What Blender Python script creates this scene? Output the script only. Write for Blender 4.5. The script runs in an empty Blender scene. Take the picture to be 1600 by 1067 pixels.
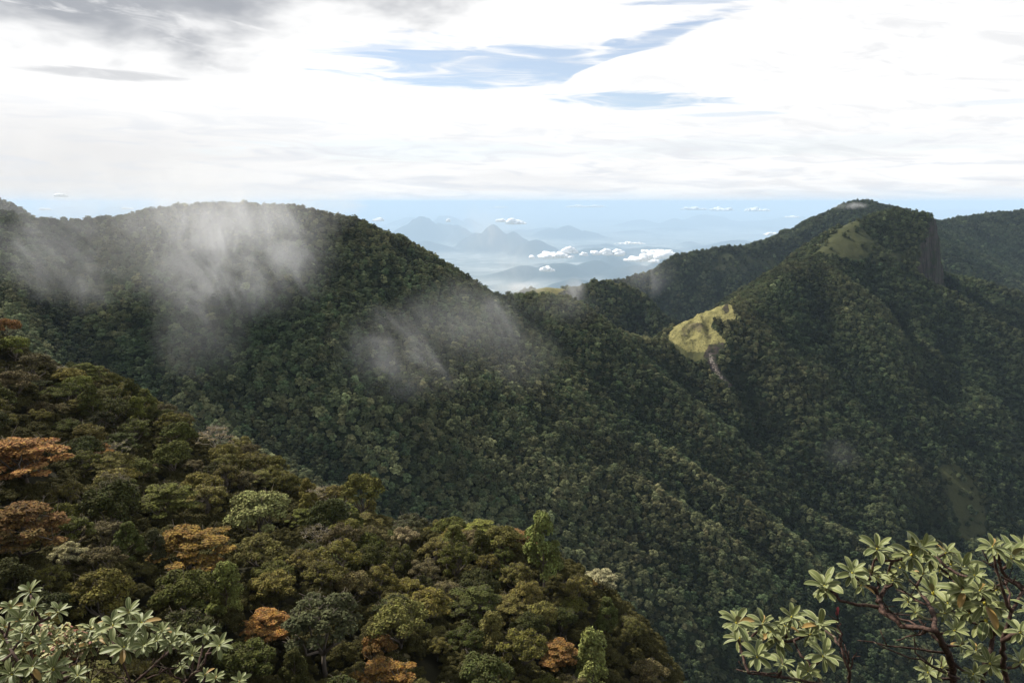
import bpy, bmesh, math, random
import numpy as np
from mathutils import Vector, Matrix, Euler

random.seed(7)
RNG = np.random.default_rng(7)
C = bpy.context.scene.collection
SC = bpy.context.scene

# ------------------------------------------------------------------ camera
FPX = 1244.4                      # focal length in pixels of the 1600 px wide photograph (28 mm)
V0 = 315.0                        # row of the true level line
PITCH = math.atan((533.5 - V0) / FPX)
cam = bpy.data.objects.new('camera', bpy.data.cameras.new('camera'))
C.objects.link(cam)
cam.data.lens = 28.0
cam.data.sensor_width = 36.0
cam.data.clip_start = 0.1
cam.data.clip_end = 1000000
cam.location = (0, 0, 0)
cam.rotation_euler = (math.radians(90) - PITCH, 0, 0)
SC.camera = cam

def P(u, v, Y):
    """the point seen at pixel (u, v) at forward distance Y"""
    a = (u - 800) / FPX; b = (533.5 - v) / FPX
    y = math.cos(PITCH) + b * math.sin(PITCH)
    z = -math.sin(PITCH) + b * math.cos(PITCH)
    s = Y / y
    return (a * s, Y, z * s)

# ------------------------------------------------------------------ sun, sky, exposure
SUN_EL, SUN_AZ = math.radians(43), math.radians(-52)   # azimuth from +Y (the view), negative = left
sd = Vector((math.sin(SUN_AZ) * math.cos(SUN_EL), math.cos(SUN_AZ) * math.cos(SUN_EL), math.sin(SUN_EL)))
sun = bpy.data.objects.new('sun', bpy.data.lights.new('sun', 'SUN'))
C.objects.link(sun)
sun.data.energy = 5.0
sun.data.angle = math.radians(3)
sun.data.color = (1.0, 0.955, 0.88)
sun.rotation_euler = (-sd).to_track_quat('-Z', 'Y').to_euler()

SC.view_settings.view_transform = 'Standard'
SC.view_settings.look = 'None'
SC.view_settings.exposure = 0.35
SC.view_settings.gamma = 1.0
SC.render.engine = 'CYCLES'
SC.cycles.use_denoising = True
SC.cycles.max_bounces = 5
SC.cycles.diffuse_bounces = 2
SC.cycles.glossy_bounces = 1
SC.cycles.transparent_max_bounces = 8
SC.cycles.volume_bounces = 4
SC.cycles.sample_clamp_indirect = 4
SC.cycles.volume_max_steps = 256

class NT:
    """small helper to write node trees"""
    def __init__(s, tree): s.t = tree; tree.nodes.clear()
    def n(s, typ, **kw):
        nd = s.t.nodes.new(typ)
        ins = kw.pop('ins', {})
        for k, v in kw.items(): setattr(nd, k, v)
        for k, v in ins.items(): s.put(nd.inputs[k], v)
        return nd
    def put(s, sock, v):
        if isinstance(v, bpy.types.NodeSocket): s.t.links.new(v, sock)
        else: sock.default_value = v
    def m(s, op, a, b=0.0, c=None, clamp=False):
        nd = s.t.nodes.new('ShaderNodeMath'); nd.operation = op; nd.use_clamp = clamp
        s.put(nd.inputs[0], a); s.put(nd.inputs[1], b)
        if c is not None: s.put(nd.inputs[2], c)
        return nd.outputs[0]
    def ramp(s, x, lo, hi):
        nd = s.t.nodes.new('ShaderNodeMapRange'); nd.interpolation_type = 'SMOOTHSTEP'
        s.put(nd.inputs['Value'], x); s.put(nd.inputs['From Min'], lo); s.put(nd.inputs['From Max'], hi)
        return nd.outputs[0]
    def mix(s, f, a, b):
        nd = s.t.nodes.new('ShaderNodeMix'); nd.data_type = 'RGBA'
        s.put(nd.inputs[0], f)
        for k, v in ((6, a), (7, b)):
            if isinstance(v, tuple): v = (v + (1,))[:4]
            s.put(nd.inputs[k], v)
        return nd.outputs[2]
    def noise(s, vec, scale, detail=4, rough=0.55, dist=0.0):
        nd = s.n('ShaderNodeTexNoise', ins={'Scale': scale, 'Detail': detail, 'Roughness': rough, 'Distortion': dist})
        if vec is not None: s.put(nd.inputs['Vector'], vec)
        return nd.outputs[0]
    def vec(s, x, y, z=0.0):
        nd = s.t.nodes.new('ShaderNodeCombineXYZ')
        s.put(nd.inputs[0], x); s.put(nd.inputs[1], y); s.put(nd.inputs[2], z)
        return nd.outputs[0]

def build_world():
    w = bpy.data.worlds.new('World'); SC.world = w; w.use_nodes = True
    T = NT(w.node_tree)
    sky = T.n('ShaderNodeTexSky', sky_type='NISHITA', sun_disc=False, sun_elevation=SUN_EL, sun_rotation=SUN_AZ,
              altitude=2000, air_density=1.0, dust_density=1.0, ozone_density=1.0)
    tc = T.n('ShaderNodeTexCoord')
    sep = T.n('ShaderNodeSeparateXYZ', ins={0: tc.outputs['Generated']})
    x, y, z = sep.outputs
    az = T.m('ARCTAN2', x, y)
    el = T.m('ARCSINE', z)
    zc = T.m('MAXIMUM', T.m('ADD', z, 0.03), 0.015)
    # a flat cloud deck seen in perspective: coordinates on a plane overhead
    px = T.m('DIVIDE', x, zc); py = T.m('DIVIDE', y, zc)
    deck = T.vec(px, T.m('MULTIPLY', py, 0.8), 0.0)
    # streaked coordinates in azimuth and elevation, for the layered cirrus
    strk = T.vec(T.m('MULTIPLY', az, 3.0), T.m('MULTIPLY', el, 26.0), 0.3)
    strk2 = T.vec(T.m('MULTIPLY', az, 9.0), T.m('MULTIPLY', T.m('ADD', el, T.m('MULTIPLY', az, 0.03)), 75.0), 4.3)
    n1 = T.noise(strk, 2.0, 6, 0.6, 0.4)
    n2 = T.noise(strk2, 1.1, 4, 0.56, 0.9)
    n3 = T.noise(deck, 1.3, 7, 0.6, 0.3)
    n4 = T.noise(T.vec(T.m('MULTIPLY', az, 6.0), T.m('MULTIPLY', el, 16.0), 9.0), 1.5, 4, 0.55, 0.2)
    n5 = T.noise(T.vec(T.m('MULTIPLY', az, 7.0), T.m('ADD', T.m('MULTIPLY', el, 34.0), T.m('MULTIPLY', az, 4.0)), 21.0), 1.6, 5, 0.6, 0.8)
    def pix(u, v): return math.atan((u - 800) / FPX), math.atan((V0 - v) / FPX)
    def blob(u, v, ru, rv, tilt=0.0, amp=0.9, soft=(0.55, 1.25), nz=None):
        ca, ce = pix(u, v)
        da = T.m('SUBTRACT', az, ca)
        de = T.m('SUBTRACT', T.m('SUBTRACT', el, ce), T.m('MULTIPLY', da, tilt))
        r2 = T.m('ADD', T.m('POWER', T.m('DIVIDE', da, ru / FPX), 2.0), T.m('POWER', T.m('DIVIDE', de, rv / FPX), 2.0))
        r = T.m('SQRT', r2)
        nz_ = nz if nz is not None else n2
        r = T.m('ADD', r, T.m('MULTIPLY', T.m('SUBTRACT', nz_, 0.5), amp * 2))
        return T.m('SUBTRACT', 1.0, T.ramp(r, soft[0], soft[1]))
    def mx(*a):
        r = a[0]
        for b in a[1:]: r = T.m('MAXIMUM', r, b)
        return r
    # openings where the blue shows
    hole = mx(blob(735, 112, 190, 34, 0.02, 1.5, (0.35, 1.15)), blob(870, 116, 70, 30, 0.0, 0.7, (0.5, 1.15)),
              blob(1000, 84, 120, 16, 0.28, 1.4, (0.35, 1.2)), blob(990, 166, 140, 11, -0.04, 1.6, (0.2, 1.2)),
              T.m('MULTIPLY', blob(1130, 190, 70, 4, 0.0, 0.8), 0.6),
              T.m('MULTIPLY', blob(1110, 30, 110, 5, 0.0, 0.9), 0.8),
              T.m('MULTIPLY', blob(610, 92, 130, 12, 0.1, 1.6, (.1, 1.1)), 0.7),
              T.m('MULTIPLY', blob(680, 240, 240, 18, 0.0, 1.5), 0.35),
              T.m('MULTIPLY', blob(1150, 235, 320, 16, 0.0, 1.5), 0.25),
              T.m('MULTIPLY', blob(1560, 188, 100, 4, 0.0, 0.8), 0.35))
    # the bright cumulus edge that cuts into the opening from the right
    cum = mx(blob(985, 122, 112, 26, 0.22, 0.25, (0.9, 1.0), n4), blob(1130, 100, 130, 50, 0.2, 0.3, (0.85, 1.0), n4))
    hole = T.m('MULTIPLY', hole, T.m('SUBTRACT', 1.0, cum))
    # grey undersides
    dark = mx(blob(110, 0, 380, 105, -0.02, 0.8, (0.5, 1.35), n4), T.m('MULTIPLY', blob(520, -20, 260, 70, 0.0, 1.0, (0.4, 1.3), n4), 0.85),
              T.m('MULTIPLY', blob(190, 146, 95, 7, 0.0, 0.8), 0.55))
    # grey cloud added overhead, out of view, to dim the light from the zenith
    top = T.ramp(el, 0.30, 0.6)
    dark = T.m('MAXIMUM', dark, T.m('MULTIPLY', T.ramp(n3, 0.4, 0.65), T.m('MULTIPLY', top, 0.7)))
    veil = T.m('MULTIPLY', T.m('SUBTRACT', 1.0, T.ramp(el, 0.0, 0.14)), T.ramp(n1, 0.35, 0.7))
    veil_left = T.m('MULTIPLY', T.m('SUBTRACT', 1.0, T.ramp(el, 0.04, 0.13)), T.m('SUBTRACT', 1.0, T.ramp(az, -0.55, -0.1)))
    streaks = T.m('MULTIPLY', T.ramp(n2, 0.46, 0.68), T.m('SUBTRACT', 1.0, T.ramp(el, 0.05, 0.15)))
    wisp = T.m('MULTIPLY', T.ramp(n5, 0.44, 0.70), T.m('ADD', 0.30, T.m('MULTIPLY', T.ramp(az, 0.0, 0.35), 0.7)))
    K = 10.0     # the sky texture is physically bright: colours below are divided by the background strength
    S = 0.1
    white = (0.86 * K, 0.858 * K, 0.854 * K)
    col = T.mix(T.m('MULTIPLY', veil, 0.8), white, (0.70 * K, 0.70 * K, 0.705 * K))
    col = T.mix(T.m('MULTIPLY', veil_left, 0.9), col, (0.655 * K, 0.65 * K, 0.648 * K))
    col = T.mix(T.m('MULTIPLY', streaks, 0.6), col, (0.60 * K, 0.63 * K, 0.68 * K))
    col = T.mix(T.m('MULTIPLY', wisp, 0.8), col, (0.67 * K, 0.675 * K, 0.69 * K))
    gap = T.ramp(n5, 0.52, 0.75)
    dk = T.m('MULTIPLY', dark, T.m('SUBTRACT', 1.0, T.m('MULTIPLY', gap, 0.7)))
    col = T.mix(dk, col, T.mix(n4, (0.25 * K, 0.27 * K, 0.31 * K), (0.50 * K, 0.51 * K, 0.53 * K)))
    # real sky in the openings, a little thin cloud across it
    blue = T.mix(T.m('ADD', 0.32, T.m('MULTIPLY', T.ramp(n2, 0.35, 0.7), 0.35)), sky.outputs[0], (0.72 * K, 0.74 * K, 0.77 * K))
    col = T.mix(hole, col, blue)
    # the far edge of the cloud deck near the horizon
    hz = T.m('SUBTRACT', 1.0, T.ramp(T.m('ADD', el, T.m('MULTIPLY', T.m('SUBTRACT', n5, 0.5), 0.03)), -0.004, 0.018))
    col = T.mix(T.m('MULTIPLY', hz, 0.7), col, (0.60 * K, 0.68 * K, 0.76 * K))
    col = T.mix(T.m('MAXIMUM', T.m('MULTIPLY', T.ramp(el, 0.26, 0.6), 0.72), T.m('MULTIPLY', T.ramp(y, 0.2, -0.3), 0.6)), col, (0.25 * K, 0.28 * K, 0.33 * K))  # unseen sky overhead and behind the camera darkened to cut ambient light
    bg = T.n('ShaderNodeBackground', ins={'Color': col, 'Strength': S})
    o = T.n('ShaderNodeOutputWorld'); w.node_tree.links.new(bg.outputs[0], o.inputs['Surface'])
    w.cycles.sampling_method = 'MANUAL'; w.cycles.sample_map_resolution = 1024
build_world()

# ------------------------------------------------------------------ helpers
def tag(o, label=None, cat=None, group=None, kind=None):
    if label: o['label'] = label
    if cat: o['category'] = cat
    if group: o['group'] = group
    if kind: o['kind'] = kind
    return o

def mesh_from(name, verts, faces, mats=(), smooth=False):
    me = bpy.data.meshes.new(name)
    verts = np.asarray(verts, dtype=np.float32)
    me.vertices.add(len(verts)); me.vertices.foreach_set('co', verts.ravel())
    if isinstance(faces, np.ndarray):
        k = faces.shape[1]; n = len(faces)
        me.loops.add(n * k); me.loops.foreach_set('vertex_index', faces.astype(np.int32).ravel())
        me.polygons.add(n)
        me.polygons.foreach_set('loop_start', np.arange(0, n * k, k, dtype=np.int32))
        me.polygons.foreach_set('loop_total', np.full(n, k, dtype=np.int32))
    else:
        tot = sum(len(f) for f in faces)
        me.loops.add(tot); me.loops.foreach_set('vertex_index', np.array([i for f in faces for i in f], dtype=np.int32))
        me.polygons.add(len(faces))
        st = np.cumsum([0] + [len(f) for f in faces[:-1]]).astype(np.int32)
        me.polygons.foreach_set('loop_start', st)
        me.polygons.foreach_set('loop_total', np.array([len(f) for f in faces], dtype=np.int32))
    me.update(calc_edges=True)
    if smooth: me.polygons.foreach_set('use_smooth', np.ones(len(me.polygons), dtype=bool))
    for m in mats: me.materials.append(m)
    return me

def add_obj(name, me, parent=None, loc=None):
    o = bpy.data.objects.new(name, me); C.objects.link(o)
    if parent is not None: o.parent = parent
    if loc is not None: o.location = loc
    return o

def material(name, build, rough=0.8, spec=0.2):
    m = bpy.data.materials.new(name); m.use_nodes = True
    T = NT(m.node_tree)
    p = T.n('ShaderNodeBsdfPrincipled', ins={'Roughness': rough, 'Specular IOR Level': spec})
    o = T.n('ShaderNodeOutputMaterial'); T.t.links.new(p.outputs[0], o.inputs['Surface'])
    T.p = p; T.o = o
    build(T, p)
    return m

def hash2(ix, iy, seed):
    h = (ix.astype(np.int64) * 374761393 + iy.astype(np.int64) * 668265263 + seed * 1442695041) & 0xFFFFFFFF
    h = ((h ^ (h >> 13)) * 1274126177) & 0xFFFFFFFF
    h = h ^ (h >> 16)
    return (h & 0xFFFF) / 65535.0
def vnoise(x, y, seed=0):
    x = np.asarray(x, float); y = np.asarray(y, float)
    ix = np.floor(x); iy = np.floor(y); fx = x - ix; fy = y - iy
    fx = fx * fx * fx * (fx * (fx * 6 - 15) + 10); fy = fy * fy * fy * (fy * (fy * 6 - 15) + 10)
    a = hash2(ix, iy, seed); b = hash2(ix + 1, iy, seed); c = hash2(ix, iy + 1, seed); d = hash2(ix + 1, iy + 1, seed)
    return (a + (b - a) * fx + (c - a) * fy + (a - b - c + d) * fx * fy) * 2 - 1
def fbm(x, y, oct=4, seed=0, gain=0.5):
    s = 0; a = 1; t = 0
    for i in range(oct):
        s = s + a * vnoise(x * 2 ** i + 17.3 * i, y * 2 ** i - 9.1 * i, seed + i); t += a; a *= gain
    return s / t

# ------------------------------------------------------------------ mountains
# crest lines as (pixel column, pixel row, forward distance) of points on the ridge, slope, crest rounding
TH = 7.0   # the canopy stands this high over the ground
def line(pts, k, r=25, th=TH):
    out = []
    for u, v, Y in pts:
        x, y, z = P(u, v, Y); out.append((x, y, z - th))
    return (out, k, r)
RIDGES = [
    # left mountain and its long shoulder down to the saddle
    line([(-420, 270, 900), (-200, 304, 980), (-60, 318, 1030), (0, 323, 1060), (60, 336, 1090), (115, 340, 1110), (200, 332, 1120), (250, 320, 1120), (290, 314, 1120),
          (380, 311, 1130), (460, 317, 1150), (530, 331, 1180), (590, 356, 1200), (650, 396, 1230), (700, 431, 1250), (738, 462, 1270)], 0.72, 40),
    # middle spur to the low saddle
    line([(738, 462, 1270), (790, 456, 1260), (850, 455, 1250), (885, 462, 1255), (915, 487, 1280), (960, 512, 1310), (1040, 532, 1340)], 0.85, 25),
    # spur 2: the edge against the right hand valley
    line([(885, 462, 1255), (925, 505, 1225), (985, 550, 1190), (1045, 595, 1160), (1110, 660, 1120), (1180, 730, 1080), (1260, 793, 1040), (1345, 838, 1010), (1430, 880, 980)], 0.78, 6),
    # spur 1
    line([(735, 500, 1210), (800, 545, 1160), (880, 585, 1110), (950, 640, 1060), (1040, 700, 1010), (1130, 755, 970), (1210, 815, 930), (1300, 892, 890), (1400, 980, 850)], 0.78, 6),
    line([(640, 560, 1060), (740, 640, 980), (850, 690, 945), (1000, 745, 905), (1096, 812, 870), (1154, 883, 835), (1190, 940, 805)], 0.78, 8),
    line([(470, 380, 1080), (520, 480, 1000), (560, 560, 940), (640, 660, 880), (760, 760, 830), (880, 850, 790)], 0.74, 10),
    line([(240, 400, 1040), (260, 500, 920), (300, 600, 820), (380, 690, 760), (500, 760, 720)], 0.74, 10),
    line([(20, 380, 1000), (10, 480, 860), (40, 560, 780), (90, 640, 700)], 0.74, 10),
    # knob and the main right hand peak
    line([(1040, 533, 1340), (1062, 509, 1370), (1090, 494, 1390), (1115, 485, 1400), (1137, 476, 1410)], 0.75, 10, 0),
    line([(1137, 478, 1410), (1155, 478, 1440), (1200, 440, 1560), (1240, 410, 1650), (1275, 398, 1710), (1300, 372, 1790), (1322, 350, 1850), (1345, 338, 1900),
          (1400, 323, 1950), (1440, 328, 1960), (1482, 341, 1975), (1500, 356, 1985)], 0.80, 30),
    line([(1275, 398, 1700), (1310, 425, 1600), (1325, 480, 1500), (1350, 560, 1400), (1400, 640, 1320), (1450, 740, 1240)], 0.78, 8),
    line([(1150, 480, 1420), (1190, 560, 1370), (1230, 640, 1320), (1280, 720, 1250), (1350, 800, 1180)], 0.78, 8),
    line([(1475, 342, 1970), (1472, 400, 1900), (1480, 470, 1800), (1500, 540, 1700), (1530, 640, 1560), (1570, 760, 1400)], 0.85, 10),
    # right shoulder under the cliff
    line([(1500, 420, 1900), (1540, 425, 1850), (1600, 450, 1800), (1700, 480, 1750), (1900, 520, 1650)], 0.62, 25),
    line([(1600, 450, 1800), (1640, 560, 1600), (1640, 680, 1400), (1680, 820, 1200)], 0.6, 20),
    line([(1700, 480, 1750), (2000, 520, 1500), (2400, 620, 1200)], 0.6, 40),
    # dark ridge behind: summit and its long left descent
    line([(885, 500, 2943), (912, 485, 3010), (945, 446, 3091), (962, 438, 3105), (1000, 428, 3172), (1040, 418, 3240), (1058, 398, 3280), (1090, 390, 3307), (1180, 378, 3375),
          (1240, 364, 3442), (1290, 335, 3510), (1322, 316, 3564), (1348, 312, 3591), (1368, 318, 3618), (1410, 326, 3645)], 0.95, 30, 5),
    line([(1348, 312, 3591), (1420, 340, 3915), (1480, 346, 4050), (1540, 334, 4117), (1600, 330, 4185), (1720, 322, 4320), (2000, 330, 4455), (2400, 380, 4455)], 0.55, 60, 5),
    # low green ridge beyond the saddle
    line([(780, 470, 1900), (835, 450, 1950), (855, 447, 1960), (900, 452, 1980), (930, 440, 2000), (960, 440, 2020), (985, 450, 2050)], 0.8, 15, 3),
    # far dark shoulder at the left edge of the picture
    line([(-400, 262, 1700), (-150, 275, 1720), (-30, 296, 1740), (4, 313, 1750), (30, 332, 1760), (60, 360, 1760)], 0.9, 20, 4),
]
def seg_height(X, Y, pts, k, r):
    best = np.full(X.shape, -1e9)
    for (x0, y0, z0), (x1, y1, z1) in zip(pts[:-1], pts[1:]):
        dx, dy = x1 - x0, y1 - y0
        t = np.clip(((X - x0) * dx + (Y - y0) * dy) / (dx * dx + dy * dy), 0, 1)
        d = np.hypot(X - x0 - t * dx, Y - y0 - t * dy)
        h = z0 + t * (z1 - z0) - k * (np.sqrt(d * d + r * r) - r)
        best = np.maximum(best, h)
    return best
CLIFF_A, CLIFF_B = P(1474, 0, 1800), P(1500, 0, 2050)
def mountain_height(X, Y):
    hs = [seg_height(X, Y, *rd) for rd in RIDGES]
    H = np.stack(hs); m = H.max(0)
    soft = 6.0
    z = m + soft * np.log(np.exp((H - m) / soft).sum(0))
    Hs = np.sort(H, 0)
    z = z - 0.55 * soft * np.minimum(np.exp((Hs[-2] - Hs[-1]) / soft), 1)
    # height below the nearest crest decides how strongly gullies cut in
    crest = np.full(X.shape, 1e9)
    for pts, k, r in RIDGES:
        P_ = np.array(pts)
        for (x0, y0, z0), (x1, y1, z1) in zip(P_[:-1], P_[1:]):
            dx, dy = x1 - x0, y1 - y0
            t = np.clip(((X - x0) * dx + (Y - y0) * dy) / (dx * dx + dy * dy), 0, 1)
            crest = np.minimum(crest, np.hypot(X - x0 - t * dx, Y - y0 - t * dy))
    amp = np.clip(crest / 120, 0.05, 1)
    wx = X + 40 * fbm(X / 150, Y / 150, 3, 5); wy = Y + 40 * fbm(X / 150, Y / 150, 3, 8)
    g = 1 - np.abs(fbm(wx / 130, wy / 240, 4, 11)) * 2.2
    z = z + amp * (19 * g - 13 + 18 * fbm(X / 210, Y / 210, 4, 3)) + 3.0 * fbm(X / 30, Y / 30, 3, 21) * np.clip(amp * 2, 0.2, 1)
    kx, ky = P(1095, 0, 1385)[0], 1385
    kd = np.hypot(X - kx, Y - ky)
    kn = np.clip(1 - kd / 90, 0, 1) ** 0.7
    z = z + kn * (7 * (1 - 2.4 * np.abs(fbm((X + 30) / 34, Y / 34, 4, 77))) + 2.0 * fbm(X / 9, Y / 9, 3, 78) - 3)
    # rock wall on the right flank of the main peak
    ax, ay = CLIFF_A[:2]; bx, by = CLIFF_B[:2]
    L = math.hypot(bx - ax, by - ay); tx, ty = (bx - ax) / L, (by - ay) / L
    s = (X - ax) * tx + (Y - ay) * ty
    n = (X - ax) * ty - (Y - ay) * tx            # positive on the right of the line
    n = n + 9 * fbm(s / 26, s * 0 + 3, 3, 31) + 3 * fbm(X / 9, Y / 9, 2, 37)
    st = np.clip((n + 4) / 24, 0, 1); st = st * st * (3 - 2 * st)
    fade = np.clip((s + 60) / 50, 0, 1) * np.clip((L + 140 - s) / 120, 0, 1)
    back = np.clip(1 - (n - 90) / 320, 0, 1)
    z = z - 175 * st * fade * back
    return np.maximum(z, -4010)

def grid_axis(lo, a, b, hi, fine, coarse):
    A = list(np.arange(a, b, fine))
    left = []; x = a; st = fine
    while x > lo:
        st = min(st * 1.15, coarse); x -= st; left.append(x)
    right = []; x = A[-1]; st = fine
    while x < hi:
        st = min(st * 1.15, coarse); x += st; right.append(x)
    return np.array(left[::-1] + A + right)
GX = grid_axis(-3400, -1000, 1300, 4600, 6.0, 90)
GY = grid_axis(200, 560, 2120, 7200, 6.0, 60)
GX = np.unique(np.concatenate([GX, np.arange(255, 425, 2.5)])); GY = np.unique(np.concatenate([GY, np.arange(1230, 1440, 2.5)]))
GXX, GYY = np.meshgrid(GX, GY)
GZ = mountain_height(GXX, GYY)
def bilinear(gx, gy, gz, x, y):
    i = np.clip(np.searchsorted(gx, x) - 1, 0, len(gx) - 2); j = np.clip(np.searchsorted(gy, y) - 1, 0, len(gy) - 2)
    fx = (x - gx[i]) / (gx[i + 1] - gx[i]); fy = (y - gy[j]) / (gy[j + 1] - gy[j])
    return (gz[j, i] * (1 - fx) * (1 - fy) + gz[j, i + 1] * fx * (1 - fy) + gz[j + 1, i] * (1 - fx) * fy + gz[j + 1, i + 1] * fx * fy)
def project(x, y, z):
    c, s = math.cos(PITCH), math.sin(PITCH)
    d = y * c - z * s; up = y * s + z * c
    d = np.maximum(d, 1e-3)
    return 800 + FPX * x / d, 533.5 - FPX * up / d
def in_poly(u, v, poly):
    inside = np.zeros(np.shape(u), bool)
    n = len(poly)
    for i in range(n):
        x0, y0 = poly[i]; x1, y1 = poly[(i + 1) % n]
        if y0 == y1: continue
        c = ((y0 > v) != (y1 > v)) & (u < (x1 - x0) * (v - y0) / (y1 - y0) + x0)
        inside ^= c
    return inside
# bare grass and rock on the mountains: (outline, nearest, farthest, strength)
GRASS = [([(1036, 530), (1052, 508), (1080, 490), (1110, 482), (1135, 472), (1146, 480), (1148, 503), (1132, 508), (1118, 497), (1112, 510), (1134, 534), (1118, 538), (1105, 548), (1075, 548), (1050, 538)], 1300, 1500, 1.0),
         ([(1040, 535), (1075, 546), (1108, 546), (1104, 560), (1085, 566), (1062, 556)], 1250, 1500, 0.6),
         ([(1270, 400), (1285, 374), (1308, 350), (1330, 338), (1350, 344), (1362, 376), (1400, 393), (1440, 384), (1476, 372), (1482, 396), (1440, 414), (1385, 414), (1330, 410)], 1550, 2000, 0.36),
         ([(1276, 396), (1300, 364), (1326, 343), (1340, 350), (1338, 372), (1350, 398), (1320, 402)], 1550, 2000, 0.5),
         ([(1100, 405), (1130, 398), (1215, 402), (1200, 416), (1150, 425), (1105, 430)], 2700, 3600, 0.38),
         ([(1420, 385), (1470, 370), (1478, 392), (1440, 412), (1400, 410)], 1600, 2000, 0.3),
         ([(1465, 730), (1490, 722), (1520, 745), (1540, 790), (1550, 840), (1500, 850), (1490, 800)], 900, 1700, 0.49),
         ([(1560, 700), (1600, 690), (1640, 740), (1600, 745)], 900, 1700, 0.25),
         ([(830, 440), (860, 440), (885, 452), (865, 462), (840, 462)], 1850, 2100, 0.9),
         ([(940, 430), (975, 430), (975, 446), (950, 443)], 1900, 2150, 0.7)]
ROCK = [([(1062, 513), (1078, 502), (1098, 503), (1112, 518), (1108, 530), (1092, 520), (1070, 528), (1060, 525)], 1300, 1450, 0.42),
        ([(1105, 536), (1128, 532), (1130, 545), (1118, 556), (1124, 576), (1136, 590), (1146, 606), (1138, 606), (1122, 590), (1106, 572), (1100, 556)], 1200, 1450, 0.7),
        ([(1126, 480), (1136, 472), (1140, 484), (1132, 492)], 1350, 1450, 0.8),
        ([(1100, 412), (1140, 405), (1200, 410), (1190, 420), (1120, 420)], 2700, 3600, 0.35)]
PALE = [(1106, 550), (1111, 550), (1115, 566), (1122, 579), (1131, 590), (1144, 602), (1141, 606), (1127, 596), (1117, 584), (1110, 568)]
GU, GV = project(GXX, GYY, GZ)
pmask = (in_poly(GU, GV, PALE) & (GYY > 1200) & (GYY < 1450)).astype(float)
wb = 5 * fbm(GXX / 28, GYY / 28, 4, 83) ; wc = 5 * fbm(GXX / 28 + 40, GYY / 28, 4, 84)
GU = GU + wb; GV = GV + wc
gmask = np.zeros(GZ.shape); rmask = np.zeros(GZ.shape)
for poly, y0, y1, s in GRASS: gmask = np.maximum(gmask, s * (in_poly(GU, GV, poly) & (GYY > y0) & (GYY < y1)))
for poly, y0, y1, s in ROCK: rmask = np.maximum(rmask, s * (in_poly(GU, GV, poly) & (GYY > y0) & (GYY < y1)))
gzy, gzx = np.gradient(GZ, GY, GX)
slope = np.hypot(gzx, gzy)
rmask = np.maximum(rmask, pmask)
rmask = np.maximum(rmask, np.clip((slope - 1.9) / 0.8, 0, 1) * 0.9)

def grid_faces(ny, nx):
    j, i = np.meshgrid(np.arange(ny - 1), np.arange(nx - 1), indexing='ij')
    a = (j * nx + i).ravel()
    return np.stack([a, a + 1, a + nx + 1, a + nx], 1)

def mat_mountain(T, p):
    geo = T.n('ShaderNodeNewGeometry'); pos = geo.outputs['Position']
    at = T.n('ShaderNodeAttribute', attribute_name='grass'); ar = T.n('ShaderNodeAttribute', attribute_name='rock')
    n = T.noise(pos, 0.05, 6, 0.65); nf = T.noise(pos, 0.4, 4, 0.6)
    mp = T.n('ShaderNodeMapping', ins={'Vector': pos, 'Scale': (0.16, 0.16, 0.02)})
    nv = T.noise(mp.outputs[0], 1.0, 5, 0.6)
    floor = T.mix(n, (0.012, 0.018, 0.008), (0.03, 0.04, 0.016))
    grass = T.mix(n, (0.10, 0.10, 0.035), (0.44, 0.38, 0.15))
    grass = T.mix(T.ramp(nf, 0.48, 0.66), grass, (0.09, 0.085, 0.035))
    grass = T.mix(T.ramp(at.outputs['Fac'], 0.45, 0.95), T.mix(T.m('ADD', T.m('MULTIPLY', nf, 0.7), T.m('MULTIPLY', n, 0.3)), (0.02, 0.03, 0.010), (0.17, 0.16, 0.07)), grass)
    rock = T.mix(T.ramp(nv, 0.35, 0.65), (0.02, 0.017, 0.017), (0.085, 0.064, 0.056))
    mq = T.n('ShaderNodeMapping', ins={'Vector': pos, 'Scale': (0.03, 0.03, 0.09)})
    rock = T.mix(T.ramp(T.noise(mq.outputs[0], 1.0, 6, 0.7, 1.0), 0.45, 0.62), rock, (0.032, 0.04, 0.018))
    gm = T.m('MULTIPLY', at.outputs['Fac'], T.ramp(T.m('ADD', at.outputs['Fac'], T.m('SUBTRACT', n, 0.5)), 0.1, 0.5))
    rm = T.ramp(T.m('ADD', ar.outputs['Fac'], T.m('MULTIPLY', T.m('SUBTRACT', n, 0.5), 0.8)), 0.25, 0.6)
    col = T.mix(T.m('MULTIPLY', gm, 1.0, clamp=True), floor, grass)
    col = T.mix(T.m('MULTIPLY', rm, 0.9), col, rock)
    ap = T.n('ShaderNodeAttribute', attribute_name='pale')
    col = T.mix(T.m('MULTIPLY', ap.outputs['Fac'], T.ramp(nf, 0.45, 0.6)), col, (0.30, 0.25, 0.21))
    T.put(p.inputs['Base Color'], col)
    b = T.n('ShaderNodeBump', ins={'Strength': 0.6, 'Distance': 4.0, 'Height': n})
    T.put(p.inputs['Normal'], b.outputs[0])
M_MOUNTAIN = material('mountain_ground', mat_mountain, 0.95, 0.1)
V = np.stack([GXX.ravel(), GYY.ravel(), GZ.ravel()], 1)
me = mesh_from('mountains', V, grid_faces(*GZ.shape), [M_MOUNTAIN], True)
for nm, arr in (('grass', gmask), ('rock', rmask), ('pale', pmask)):
    a = me.attributes.new(nm, 'FLOAT', 'POINT'); a.data.foreach_set('value', arr.ravel().astype(np.float32))
mountains = tag(add_obj('mountains', me), kind='structure')

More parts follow.
